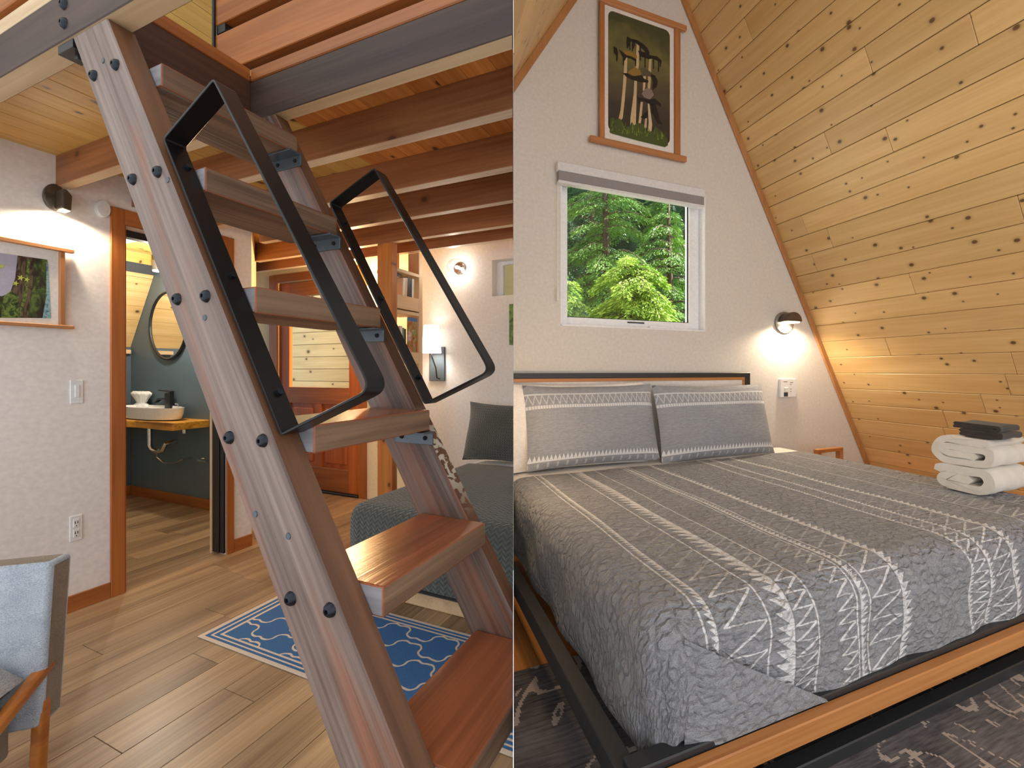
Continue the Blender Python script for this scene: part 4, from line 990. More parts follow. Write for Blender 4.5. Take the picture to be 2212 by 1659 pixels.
box('glass_pane', 'pane_glass', (gx0, gx1, QW + 0.102, QW + 0.106, gz0_, gz1_), wn_)
ca, cb_ = Rh(1407, 708, 1, QW), Rh(1450, 712, 1, QW)
box('crank', 'vinyl_white', (ca.x, cb_.x, QW + 0.02, QW + 0.06, w2 + 0.013, w2 + 0.032), wn_, bevel=0.004)
la, lb_ = Rh(1350, 694, 1, QF), Rh(1386, 697, 1, QF)
box('latch', 'felt_dark', (la.x, lb_.x, QW + 0.054, QW + 0.06, gz0_ - 0.028, gz0_ - 0.016), wn_, bevel=0.001)
# roller blind
v0, v1, vzt, vzb = Rh(1205, 380, 1, QW - 0.06).x, Rh(1524, 380, 1, QW - 0.06).x, Rh(1205, 347, 1, QW - 0.06).z, Rh(1207, 393, 1, QW - 0.06).z
rb = thing('roller_blind', 'R', (v0, QW, vzb), 'white roller blind cassette pulled up over the window', 'window blind')
hz = vzt - vzb
box('fascia', 'roller_white', (v0, v1, QW - 0.06, QW - 0.002, vzt - hz * 0.42, vzt), rb, bevel=0.004)
box('fabric_roll', 'roller_grey', (v0 + 0.012, v1 - 0.006, QW - 0.052, QW - 0.004, vzb + hz * 0.14, vzt - hz * 0.42), rb, bevel=0.004)
box('bottom_bar', 'roller_white', (v0 + 0.008, v1 - 0.004, QW - 0.056, QW - 0.004, vzb, vzb + hz * 0.14), rb, bevel=0.004)
build(M().tube([(v0 + 0.012, QW - 0.03, vzb), (v0 + 0.01, QW - 0.03, 2.05)], 0.0025, 6), 'cord', 'white_plastic', rb)
build(M().tube([(v0 + 0.01, QW - 0.03, 2.05), (v0 + 0.01, QW - 0.03, 1.95)], 0.008, 8), 'cord_weight', 'white_plastic', rb)

# ---- mushroom scroll
QA = QW - 0.02
pa_ = thing('wall_art', 'R', (1.95, QW, 3.3), 'tall mushroom painting in a cedar rail frame above the window', 'wall art')
zt1, zt2 = 4.47, 3.30
x0_, x1_ = Rh(1293, 200, 1, QA).x, Rh(1467, 200, 1, QA).x
xo0, xo1 = Rh(1272, 300, 1, QA).x, Rh(1480, 340, 1, QA).x
box('top_rail', 'frame_cedar_h', (x0_, xo1, QA - 0.03, QA, zt1 - 0.05, zt1), pa_, bevel=0.006)
box('bottom_rail', 'frame_cedar_h', (xo0, xo1, QA - 0.03, QA, zt2 - 0.045, zt2 + 0.005), pa_, bevel=0.006)
sa0, sa1 = Rh(1304, 200, 1, QA).x, Rh(1455, 200, 1, QA).x
box('side_rail', 'frame_cedar', (x0_, sa0, QA - 0.024, QA - 0.002, zt2 + 0.005, zt1 - 0.05), pa_, bevel=0.004)
box('side_rail', 'frame_cedar', (sa1, x1_, QA - 0.024, QA - 0.002, zt2 + 0.005, zt1 - 0.05), pa_, bevel=0.004)
box('mount', 'paper_white', (sa0, sa1, QA - 0.004, QA, zt2 + 0.005, zt1 - 0.05), pa_)
m, nt, b = newmat('painting_ground'); v = coords(nt, rnd=False); n1 = noise(nt, v, 3.0, 4, 0.6); n2 = noise(nt, v, 14, 4)
sx = N(nt, 'ShaderNodeSeparateXYZ'); lk(nt, v, sx.inputs[0])
hgt = mth(nt, 'DIVIDE', mth(nt, 'SUBTRACT', sx.outputs[2], 0.07), 1.0)
f = mth(nt, 'ADD', hgt, mth(nt, 'MULTIPLY', mth(nt, 'SUBTRACT', n1, 0.5), 0.7))
c = ramp(nt, f, [(0.0, srgb(52, 46, 36)), (0.22, srgb(64, 56, 48)), (0.5, srgb(94, 84, 62)), (0.72, srgb(124, 120, 66)), (0.95, srgb(74, 78, 46))])
c = mixc(nt, mth(nt, 'MULTIPLY', n2, 0.35), c, srgb(60, 54, 44))
lk(nt, c, b.inputs['Base Color']); b.inputs['Roughness'].default_value = 0.6
qp = QA - 0.006
i_0, i_1, iz0, iz1 = Rh(1314, 200, 1, qp).x, Rh(1447, 200, 1, qp).x, 3.385, 4.385
rad = 0.05; poly = []
for cx_, cz_, a0 in ((i_1 - rad, iz0 + rad, -90), (i_1 - rad, iz1 - rad, 0), (i_0 + rad, iz1 - rad, 90), (i_0 + rad, iz0 + rad, 180)):
    for k in range(6): a = math.radians(a0 + k * 18); poly.append((cx_ + rad * math.cos(a), cz_ + rad * math.sin(a)))
pp = build(M().prism(poly, 1, qp, qp + 0.002), 'painting', 'painting_ground', pa_)
def pz_(x, y, lay): 
    # zoomed photo pixel (3.95x) -> painting plane
    return (1100 + x * 560 / 2212, y * 420 / 1659)
def ink(n, col, pix, lay): return flat(n, col, [pz_(x, y, lay) for x, y in pix], 1, qp - 0.0007 * lay, 0.0005, pp)
PALE, DARK = (206, 182, 140), (30, 26, 26)
ink('stalk', PALE, [(985, 470), (1008, 470), (1003, 640), (985, 860), (968, 1010), (925, 1050), (950, 940), (968, 760), (978, 600)], 1)
ink('stalk', PALE, [(1090, 360), (1108, 360), (1106, 560), (1092, 640), (1085, 900), (1080, 1080), (1030, 1100), (1035, 1000), (1062, 800), (1072, 600)], 1)
ink('stalk', (196, 172, 130), [(1195, 500), (1214, 500), (1208, 700), (1198, 800), (1180, 800), (1185, 640)], 1)
ink('stalk', (212, 190, 150), [(1145, 650), (1166, 650), (1160, 740), (1150, 780), (1140, 770)], 1)
ink('stalk', PALE, [(1122, 870), (1140, 870), (1130, 1000), (1120, 1075), (1100, 1070), (1110, 980)], 1)
ink('stalk', (214, 196, 158), [(1182, 860), (1192, 860), (1206, 960), (1220, 1060), (1212, 1140), (1180, 1140), (1190, 1050), (1186, 960)], 2)
ink('stalk', (200, 178, 140), [(1160, 1010), (1176, 1010), (1172, 1090), (1150, 1100)], 2)
ink('cap', DARK, [(1005, 310), (1040, 330), (1090, 340), (1140, 370), (1180, 410), (1198, 450), (1190, 480), (1160, 440), (1120, 400), (1080, 365), (1040, 352), (1020, 400), (1004, 420), (1000, 360)], 2)
ink('cap', (150, 118, 48), [(975, 430), (1040, 440), (1090, 470), (1090, 500), (1040, 480), (985, 470)], 2)
ink('cap', DARK, [(935, 420), (970, 445), (1000, 470), (1040, 480), (1085, 510), (1085, 530), (1040, 500), (1000, 490), (985, 520), (972, 500), (955, 460)], 3)
ink('cap', DARK, [(890, 395), (915, 405), (930, 450), (925, 520), (910, 470), (893, 450)], 3)
ink('cap', DARK, [(1100, 430), (1150, 445), (1200, 470), (1260, 480), (1300, 515), (1298, 545), (1260, 515), (1220, 500), (1190, 505), (1150, 490), (1115, 480)], 3)
ink('cap', (148, 116, 52), [(1010, 620), (1040, 590), (1080, 575), (1120, 600), (1125, 640), (1080, 650), (1030, 640)], 3)
ink('cap', DARK, [(968, 622), (1010, 625), (1060, 650), (1130, 640), (1150, 670), (1190, 690), (1185, 705), (1120, 700), (1050, 680), (1000, 655)], 4)
ink('cap', (92, 82, 66), [(1110, 590), (1160, 580), (1200, 610), (1240, 640), (1240, 670), (1190, 650), (1150, 640)], 2)
ink('cap', DARK, [(1205, 630), (1245, 645), (1268, 690), (1260, 740), (1235, 760), (1225, 700)], 3)
ink('cap', (138, 122, 112), [(1130, 800), (1150, 765), (1180, 750), (1215, 765), (1235, 810), (1200, 850), (1150, 830)], 3)
ink('cap', DARK, [(1085, 820), (1120, 835), (1190, 850), (1240, 840), (1290, 880), (1296, 910), (1250, 885), (1215, 900), (1200, 890), (1150, 860), (1110, 855)], 4)
ink('drip', DARK, [(1210, 880), (1250, 890), (1270, 960), (1285, 1020), (1310, 1060), (1270, 1055), (1240, 1000), (1215, 960)], 3)
ink('drip', DARK, [(1120, 1000), (1160, 960), (1185, 940), (1180, 1000), (1150, 1012)], 3)
for x, y0_, y1_ in ((1030, 350, 430), (1052, 355, 440), (1072, 360, 400), (1120, 400, 520), (1160, 440, 580), (1232, 490, 590), (1275, 510, 615), (1290, 530, 575), (1080, 500, 570), (1060, 345, 420), (975, 490, 560), (918, 470, 525), (1110, 860, 890), (1228, 720, 770), (1252, 720, 740)):
    ink('drip', DARK, [(x - 5, y0_), (x + 5, y0_), (x + 4, y1_ - 8), (x, y1_), (x - 4, y1_ - 8)], 4)
rnd = random.Random(4)
gq = [(860, 1130), (858, 1050)]
for k in range(24): gq.append((866 + k * 20, 1035 + k * 4 + rnd.uniform(-45, 30)))
gq += [(1350, 1190), (1355, 1240), (1330, 1255), (1100, 1200), (880, 1140)]
ink('grass', (72, 86, 36), gq, 5)
for k in range(46):
    x = 870 + rnd.random() * 460; y = 1060 + (x - 870) * 0.2 + rnd.random() * 60; h = rnd.uniform(25, 70)
    ink('grass_blade', rnd.choice([(96, 116, 46), (120, 138, 58), (60, 76, 34)]), [(x - 6, y), (x + 6, y), (x + rnd.uniform(-22, 22), y - h)], 6)

# ---- sconce, switch
c0 = Rh(1692, 697, 1, QW); rr = (Rh(1692, 676, 1, QW).z - Rh(1692, 722, 1, QW).z) / 2; rx = (Rh(1712, 697, 1, QW).x - Rh(1673, 697, 1, QW).x) / 2
sc2 = thing('wall_sconce', 'R', tuple(c0), 'round nickel downlight sconce on the gable wall beside the slope', 'wall light')
build(M().lathe([(1.0, 0), (1.0, -0.02), (0.9, -0.026), (0.02, -0.026)], tuple(c0), axis=1, n=30, sx=rx, sy=rr), 'back_plate', 'nickel', sc2, smooth=40)
hood = [(c0.x - rx * 0.75, c0.z)] + [(c0.x + rx * 0.8 * math.cos(math.radians(a)), c0.z + rr * 0.85 * math.sin(math.radians(a))) for a in range(180, -1, -15)]
build(M().prism(hood[1:], 1, c0.y - 0.135, c0.y - 0.026), 'hood', 'bronze', sc2, bevel=0.006, seg=2, smooth=50)
build(M().box(c0.x - rx * 0.55, c0.x + rx * 0.6, c0.y - 0.125, c0.y - 0.04, c0.z - 0.012, c0.z - 0.001), 'lens', 'lamp_warm', sc2)
lamp('sconce_lamp', 'SPOT', 'R', (c0.x, c0.y - 0.08, c0.z - 0.03), 40, (1, 0.80, 0.56), 0.03, look=(c0.x, c0.y - 0.05, c0.z - 1), spot=math.radians(168))
p0, p1 = Rh(1681, 818, 1, QW), Rh(1714, 857, 1, QW)
sw2 = thing('light_switch', 'R', (p0.x, QW, p1.z), 'white switch plate with small print beside the bed', 'light switch')
box('plate', 'white_plastic', (p0.x, p1.x, QW - 0.03, QW, p1.z, p0.z), sw2, bevel=0.004)
px = lambda t: p0.x * (1 - t) + p1.x * t
pzz = lambda t: p1.z * (1 - t) + p0.z * t
box('toggle', 'paper_white', (px(0.22), px(0.45), QW - 0.042, QW - 0.029, pzz(0.28), pzz(0.52)), sw2, bevel=0.003)
box('slot', 'felt_dark', (px(0.2), px(0.46), QW - 0.031, QW - 0.0296, pzz(0.04), pzz(0.26)), sw2)
for t in (0.78, 0.68, 0.42, 0.3):
    box('print_mark', 'felt_dark', (px(0.6), px(0.6 + 0.1 + 0.1 * (t > 0.7)), QW - 0.0306, QW - 0.0298, pzz(t), pzz(t + 0.025)), sw2)
box('print_mark', 'felt_dark', (px(0.18), px(0.42), QW - 0.0306, QW - 0.0298, pzz(0.82), pzz(0.85)), sw2)
# bedside stool handle
n0, n1_ = Rh(1763, 971, 1, 2.9), Rh(1818, 978, 1, 2.9)
ns = thing('bedside_stool', 'R', (n0.x, 2.9, 0), 'small wooden stool with bar handle behind the bed', 'stool')
zt_ = n0.z
box('handle_bar', 'rail_oak', (n0.x, n1_.x, 2.88, 2.93, zt_ - 0.035, zt_), ns, bevel=0.004)
for x in (n0.x, n1_.x - 0.05): box('upright', 'rail_oak', (x, x + 0.05, 2.88, 2.93, 0, zt_ - 0.035), ns, bevel=0.004)
box('seat', 'rail_oak', (n0.x - 0.02, n1_.x + 0.02, 2.70, 3.06, 0.36, 0.40), ns, bevel=0.004)
for x in (n0.x, n1_.x - 0.05):
    for y in (2.71, 3.0): box('leg', 'rail_oak', (x, x + 0.05, y, y + 0.05, 0, 0.36), ns, bevel=0.004)
# ---- loft bed
m, nt, b = newmat('quilt_grey'); uv, U, V = uvc(nt)
QF_ = 1.02
pf = lambda x: Rh(x, 1400, 1, QF_).x
def inside(a, c): return mth(nt, 'MULTIPLY', mth(nt, 'GREATER_THAN', U, a), mth(nt, 'LESS_THAN', U, c))
masks = []
topfade = ramp(nt, mth(nt, 'MULTIPLY', V, 0.4), [(0.44, (1, 1, 1, 1)), (0.52, (0.35, 0.35, 0.35, 1)), (0.7, (0.08, 0.08, 0.08, 1))])
jit = mth(nt, 'MULTIPLY', mth(nt, 'SUBTRACT', noise(nt, uv, 25, 3), 0.5), 0.010)
Uj = mth(nt, 'ADD', U, jit)
def line_(a, w=0.004): masks.append(mth(nt, 'LESS_THAN', mth(nt, 'ABSOLUTE', mth(nt, 'SUBTRACT', Uj, a)), w))
def teeth(a, c, per, flip=False):
    if flip: x = mth(nt, 'DIVIDE', mth(nt, 'SUBTRACT', c, U), c - a)
    else: x = mth(nt, 'DIVIDE', mth(nt, 'SUBTRACT', U, a), c - a)
    t = mth(nt, 'FRACT', mth(nt, 'DIVIDE', V, per))
    masks.append(mth(nt, 'MULTIPLY', inside(a, c), mth(nt, 'LESS_THAN', x, mth(nt, 'MULTIPLY_ADD', t, 0.75, 0.25))))
def zig(a, c, per, w=0.0035):
    x = mth(nt, 'DIVIDE', mth(nt, 'SUBTRACT', U, a), c - a)
    t = mth(nt, 'FRACT', mth(nt, 'DIVIDE', mth(nt, 'ADD', V, jit), per))
    dg = mth(nt, 'LESS_THAN', mth(nt, 'ABSOLUTE', mth(nt, 'SUBTRACT', t, x)), w * 1.3 / per)
    hz_ = mth(nt, 'LESS_THAN', t, w * 1.3 / per)
    masks.append(mth(nt, 'MULTIPLY', mth(nt, 'MULTIPLY', inside(a, c), topfade), mth(nt, 'MAXIMUM', dg, hz_)))
teeth(pf(1540), pf(1556), 0.022, True); line_(pf(1530))
zig(pf(1570), pf(1660), 0.10); line_(pf(1665)); teeth(pf(1680), pf(1716), 0.042, True)
zig(pf(1718), pf(1762), 0.050); line_(pf(1765))
zig(pf(1815), pf(1852), 0.050); line_(pf(1855)); teeth(pf(1862), pf(1876), 0.022); line_(pf(1880))
zig(pf(1884), pf(1946), 0.088); teeth(pf(1948), pf(1966), 0.032)
teeth(pf(2098), pf(2106), 0.018); zig(pf(2106), pf(2132), 0.045); teeth(pf(2134), pf(2144), 0.018); zig(pf(2146), pf(2188), 0.07); teeth(pf(2190), pf(2204), 0.03)
for x in (2260, 2330): line_(pf(x)); zig(pf(x), pf(x + 50), 0.06)
mk = masks[0]
for q in masks[1:]: mk = mth(nt, 'MAXIMUM', mk, q)
fadeL = mth(nt, 'GREATER_THAN', U, 0.66)
mk = mth(nt, 'MULTIPLY', mk, fadeL)
sv2 = scl(nt, uv, (26, 62, 1)); st1 = noise(nt, sv2, 1.0, 3, 1.2); wv = noise(nt, scl(nt, uv, (420, 420, 1)), 1, 2)
vo = N(nt, 'ShaderNodeTexVoronoi', feature='DISTANCE_TO_EDGE'); vo.inputs['Scale'].default_value = 1.0
dv_ = N(nt, 'ShaderNodeVectorMath', operation='ADD'); nzv = N(nt, 'ShaderNodeTexNoise'); nzv.inputs['Scale'].default_value = 22
lk(nt, uv, nzv.inputs['Vector']); sc3 = N(nt, 'ShaderNodeVectorMath', operation='SCALE'); lk(nt, nzv.outputs['Color'], sc3.inputs[0]); sc3.inputs['Scale'].default_value = 0.05
lk(nt, uv, dv_.inputs[0]); lk(nt, sc3.outputs[0], dv_.inputs[1]); lk(nt, scl(nt, dv_.outputs[0], (17, 30, 1)), vo.inputs['Vector'])
puff = ramp(nt, vo.outputs['Distance'], [(0.0, (0, 0, 0, 1)), (0.22, (1, 1, 1, 1))])
gcol = ramp(nt, mth(nt, 'ADD', mth(nt, 'MULTIPLY', wv, 0.7), mth(nt, 'MULTIPLY', st1, 0.3)), [(0.36, srgb(112, 114, 120)), (0.64, srgb(168, 170, 176))])
lk(nt, mixc(nt, mth(nt, 'MULTIPLY', mk, 0.85), gcol, srgb(232, 232, 234)), b.inputs['Base Color']); b.inputs['Roughness'].default_value = 0.92
b.inputs['Sheen Weight'].default_value = 0.15
bump(nt, b, mth(nt, 'ADD', mth(nt, 'MULTIPLY', puff, 0.6), mth(nt, 'MULTIPLY', st1, 0.6)), 1.0, 0.018)

P0, P1, Q0, ZQ = 0.80, 3.42, 1.14, 0.66
bed = thing('platform_bed', 'R', (2.0, 2.0, 0), 'king platform bed with grey quilt, black steel frame and oak rail', 'bed')
box('mattress', 'mattress_dark', (0.76, 3.50, 1.06, 2.97, 0.27, 0.645), bed, bevel=0.05, seg=3, clip=True)
qm = drape(P0, P1, Q0, 2.78, ZQ, 0.12, 0.50, 0.42, 0.455, 0.0, 150, 130, 0.008, 9)
# scalloped hem and the turned corner fold
build(qm, 'quilt', 'quilt_grey', bed, smooth=True, clip='open')
build(drape(P0 + 0.01, P1 - 0.01, 2.2, 2.99, ZQ - 0.004, 0.11, 0.40, 0.35, 0, 0, 40, 20, 0.003, 2), 'sheet', 'linen_white', bed, smooth=True, clip='open')
# folded tuck of the quilt at the near corner
tk = M()
def tuck(a, c):
    ang = math.radians(180 + 90 * 0.5) ; 
    x = 0.79 + a * 0.57; top = 0.60 - 0.325 * a; z = 0.268 + (top - 0.268) * c
    return (x, QF_ + 0.004 - min(1, a * 5) * (0.022 + 0.008 * math.sin(math.pi * min(1, c * 1.1))), z)
build(tk.grid(tuck, 30, 14, lambda a, c: (0.05 + a * 0.56, 0.1 + c * 0.33 * (1 - a))), 'quilt_fold', 'quilt_grey', bed, smooth=True)
# frame
box('side_rail', 'bed_steel', (0.575, 0.64, 0.985, 3.04, 0.18, 0.26), bed, bevel=0.004, clip=True)
box('side_rail', 'bed_steel', (3.57, 3.63, 0.985, 3.04, 0.18, 0.26), bed, bevel=0.004)
box('foot_rail', 'bed_steel', (0.60, 3.61, 1.005, 1.06, 0.2, 0.285), bed, bevel=0.004)
box('oak_rail', 'rail_oak', (0.60, 3.62, 0.965, 1.004, 0.195, 0.265), bed, bevel=0.004)
box('base_bar', 'bed_steel', (0.66, 3.62, 1.02, 1.07, 0.009, 0.06), bed, bevel=0.004)
for x in (0.585, 3.575):
    for y in (1.0, 2.95): box('leg', 'bed_steel', (x, x + 0.05, y, y + 0.05, 0.009, 0.18), bed, bevel=0.003, clip=True)
for k in range(9):
    box('slat', 'bed_steel', (0.80, 3.5, 1.15 + k * 0.21, 1.22 + k * 0.21, 0.245, 0.265), bed, bevel=0.002, clip=True)
hz1 = Rh(1300, 806, 1, 3.03).z; hx1 = Rh(1621, 810, 1, 3.03).x
t_ = 0.04
box('headboard_frame', 'bed_steel', (0.5, hx1, 3.03, 3.08, hz1 - t_, hz1), bed, bevel=0.003, clip=True)
box('headboard_frame', 'bed_steel', (hx1 - 0.055, hx1, 3.03, 3.08, 0.17, hz1 - t_), bed, bevel=0.003)
box('headboard_lip', 'rail_oak', (0.5, hx1 - 0.055, 3.04, 3.075, hz1 - t_ - 0.028, hz1 - t_), bed, bevel=0.002, clip=True)
box('headboard_lip', 'rail_oak', (hx1 - 0.075, hx1 - 0.055, 3.04, 3.075, 0.3, hz1 - t_ - 0.028), bed, bevel=0.002)
box('headboard_panel', 'linen_white', (0.5, hx1 - 0.075, 3.055, 3.075, 0.3, hz1 - t_ - 0.028), bed, clip=True)

# shams
m, nt, b = newmat('sham_grey'); uv, U, V = uvc(nt)
wv = noise(nt, scl(nt, uv, (300, 220, 1)), 1, 2); st1 = noise(nt, scl(nt, uv, (26, 60, 1)), 1, 3, 1.0)
gcol = ramp(nt, mth(nt, 'ADD', mth(nt, 'MULTIPLY', wv, 0.7), mth(nt, 'MULTIPLY', st1, 0.3)), [(0.36, srgb(128, 131, 138)), (0.64, srgb(178, 181, 188))])
def bandv(a, c): return mth(nt, 'MULTIPLY', mth(nt, 'GREATER_THAN', V, a), mth(nt, 'LESS_THAN', V, c))
tri = mth(nt, 'PINGPONG', mth(nt, 'MULTIPLY', U, 72), 1.0)
tx = mth(nt, 'DIVIDE', mth(nt, 'SUBTRACT', V, 0.085), 0.075)
m1 = mth(nt, 'MULTIPLY', bandv(0.085, 0.16), mth(nt, 'LESS_THAN', tx, mth(nt, 'MULTIPLY_ADD', tri, 0.85, 0.15)))
m2 = mth(nt, 'MULTIPLY', bandv(0.695, 0.735), mth(nt, 'MULTIPLY_ADD', mth(nt, 'GREATER_THAN', mth(nt, 'PINGPONG', mth(nt, 'MULTIPLY', U, 110), 1.0), 0.45), 0.5, 0.4))
zz = mth(nt, 'PINGPONG', mth(nt, 'MULTIPLY', U, 44), 1.0); tz = mth(nt, 'DIVIDE', mth(nt, 'SUBTRACT', V, 0.745), 0.12)
m3 = mth(nt, 'MULTIPLY', bandv(0.745, 0.865), mth(nt, 'MULTIPLY', mth(nt, 'LESS_THAN', mth(nt, 'ABSOLUTE', mth(nt, 'SUBTRACT', tz, zz)), 0.13), 0.6))
m4 = mth(nt, 'MULTIPLY', bandv(0.865, 0.885), 0.7)
m5 = mth(nt, 'MULTIPLY', bandv(0.02, 0.07), mth(nt, 'MULTIPLY', mth(nt, 'LESS_THAN', mth(nt, 'PINGPONG', mth(nt, 'MULTIPLY', U, 30), 1.0), 0.2), 0.5))
mk = mth(nt, 'MAXIMUM', mth(nt, 'MAXIMUM', m1, m2), mth(nt, 'MAXIMUM', m3, mth(nt, 'MAXIMUM', m4, m5)))
lk(nt, mixc(nt, mk, gcol, srgb(226, 228, 232)), b.inputs['Base Color']); b.inputs['Roughness'].default_value = 0.92
bump(nt, b, mth(nt, 'ADD', st1, mth(nt, 'MULTIPLY', wv, 0.3)), 0.5, 0.006)
def sham(bl, br, tl, tr_, label, seed, thick=0.2):
    qb, qt = 2.80, 2.95
    a, c, d = Rh(*bl, 1, qb), Rh(*br, 1, qb), Rh(*tl, 1, qt)
    e = Rh(*tr_, 1, qt)
    t = thing('grey_sham', 'R', ((a.x + c.x) / 2, qb, ZQ), label, 'pillow', 'grey shams on the loft bed')
    ex = c - a; ey = ((d - a) + (e - c)) / 2; ey.z = max(ey.z, 0.4)
    o = build(pillow(a, (ex.x, ex.y, 0), (ey.x * 0.2, ey.y, ey.z), (0, -1, 0.3), thick, seed=seed, pinch=0.06), 'sham', 'sham_grey', t, smooth=True, clip='open')
    return t
sham((1138, 1020), (1426, 1006), (1142, 838), (1409, 836), 'grey quilted sham with white teeth stripe, leaning on the white pillow', 3)
sham((1430, 1002), (1674, 986), (1410, 832), (1648, 836), 'grey quilted sham with white teeth stripe, nearest the switch plate', 6)
a, c = Rh(1095, 1018, 1, 2.90), Rh(1400, 1008, 1, 2.90); zt_ = Rh(1200, 834, 1, 2.98).z
w2_ = thing('white_pillow', 'R', (1.3, 2.9, ZQ), 'white pillow propped behind the left grey sham', 'pillow')
build(pillow((a.x - 0.02, 2.9, ZQ), (c.x - a.x + 0.02, 0, 0), (0, 0.08, zt_ - ZQ + 0.02), (0, -1, 0.25), 0.16, seed=8, pinch=0.05), 'pillowcase', 'linen_white', w2_, smooth=True, clip='open')

# ---- towels
def ribbon(path, th, x0, x1, nx=10):
    # folded cloth: 2D path (y,z) thickened, extruded along x with softened ends
    P = [Vector(p) for p in path]
    # catmull resample
    out = []
    for i in range(len(P) - 1):
        p0, p1, p2, p3 = P[max(i - 1, 0)], P[i], P[i + 1], P[min(i + 2, len(P) - 1)]
        for k in range(6):
            t = k / 6; out.append(0.5 * ((2 * p1) + (p2 - p0) * t + (2 * p0 - 5 * p1 + 4 * p2 - p3) * t * t + (3 * p1 - p0 - 3 * p2 + p3) * t ** 3))
    out.append(P[-1]); n = len(out); L_, R_ = [], []
    for i in range(n):
        t = (out[min(i + 1, n - 1)] - out[max(i - 1, 0)]).normalized(); nn = Vector((-t.y, t.x))
        L_.append(out[i] + nn * th / 2); R_.append(out[i] - nn * th / 2)
    t0 = (out[0] - out[1]).normalized(); t1 = (out[-1] - out[-2]).normalized()
    loop = L_ + [out[-1] + t1 * th * 0.4] + R_[::-1] + [out[0] + t0 * th * 0.4]
    m_ = M(); vs_ = []; cnt = len(loop)
    for j in range(nx + 1):
        x = x0 + (x1 - x0) * j / nx
        for q in loop: vs_.append((x + 0.004 * math.sin(q.x * 40 + q.y * 60), q.x, q.y + 0.003 * math.sin(x * 30 + q.x * 20)))
    fs = [(j * cnt + k, j * cnt + (k + 1) % cnt, (j + 1) * cnt + (k + 1) % cnt, (j + 1) * cnt + k) for j in range(nx) for k in range(cnt)]
    fs += [tuple(range(cnt))[::-1], tuple(range(nx * cnt, (nx + 1) * cnt))]
    return m_.add(vs_, fs)
TB = Rh(2150, 1078, 2, ZQ + 0.006)          # near lower corner of the stack
tp, tq = TB.x, TB.y
zl = ZQ + 0.012
D_ = Rh(2020, 1060, 0, tp).y - tq            # depth of the folded ends
def tz(y, at=2150): return Rh(at, y, 1, tq).z
def towel(name, label, z0, h, lay, x0, x1, mat, q0, q1, roll=True):
    t = thing(name, 'R', ((x0 + x1) / 2, (q0 + q1) / 2, z0), label, 'towel')
    th = h / lay * 0.96
    # folded like a flattened roll: start inside, wind outward
    path = []
    zz = [z0 + th * (0.5 + i) for i in range(lay)]
    a, c = q0 + th * 0.6, q1 - th * 0.6
    order = list(range(lay))
    if lay == 2:
        path = [(c, zz[0]), ((a + c) / 2, zz[0]), (a, zz[0]), (a - th * 0.45, (zz[0] + zz[1]) / 2), (a, zz[1]), ((a + c) / 2, zz[1]), (c, zz[1])]
    elif lay == 3:
        path = [(a + 0.06, zz[1]), ((a + c) / 2, zz[1]), (c - 0.01, zz[1]), (c + th * 0.35, (zz[0] + zz[1]) / 2), (c - 0.01, zz[0]), ((a + c) / 2, zz[0]), (a, zz[0]), (a - th * 0.7, zz[1]), (a, zz[2]), ((a + c) / 2, zz[2]), (c, zz[2]), (c + th * 0.75, zz[2] - th * 0.3)]
    else:
        path = [(a + 0.05, zz[1]), ((a + c) / 2, zz[1] + 0.004), (c - 0.03, zz[1]), (c, (zz[1] + zz[2]) / 2), (c - 0.03, zz[2]), ((a + c) / 2, zz[2]), (a + 0.01, zz[2]), (a - th * 0.4, zz[1] + th * 0.5), (a - 0.0, zz[0] + th * 0.2), ((a + c) / 2, zz[0]), (c, zz[0]), (c + th * 0.9, zz[1] + th * 0.5), (c - 0.01, zz[3]), ((a + c) / 2, zz[3]), (a, zz[3])]
    build(ribbon(path, th, x0, x1), 'folded_cloth', mat, t, smooth=60)
    return t
q1_ = tq + D_
h1_ = tz(1017) - zl; h2_ = tz(952) - tz(1017)
towel('white_towel', 'white folded towel, lower of two on the bed corner', zl, h1_, 3, tp, tp + 0.40, 'towel_white', tq + 0.03, q1_ - 0.02)
towel('white_towel', 'white rolled fold towel, upper of two on the bed corner', zl + h1_, h2_, 4, tp + 0.005, tp + 0.40, 'towel_white', tq + 0.02, q1_ - 0.01)
zc = zl + h1_ + h2_
wa, wb = Rh(2066, 940, 0, tp + 0.1).y, Rh(2172, 945, 0, tp + 0.1).y
hc = tz(918) - tz(950)
towel('washcloth', 'dark charcoal washcloth, lower of two on the white towels', zc + 0.001, hc * 0.5, 2, tp + 0.05, tp + 0.26, 'washcloth', wb, wa - 0.03)
towel('washcloth', 'dark charcoal washcloth, topmost on the towel stack', zc + 0.002 + hc * 0.5, hc * 0.45, 2, tp + 0.055, tp + 0.26, 'washcloth', wb + 0.01, wa)

lamp('assumed_sconce_light', 'POINT', 'R', (0.66, 2.25, 1.15), 5, (1, 0.68, 0.36), 0.05)  # assumed second sconce out of view: bodiless point light, added for warm glow
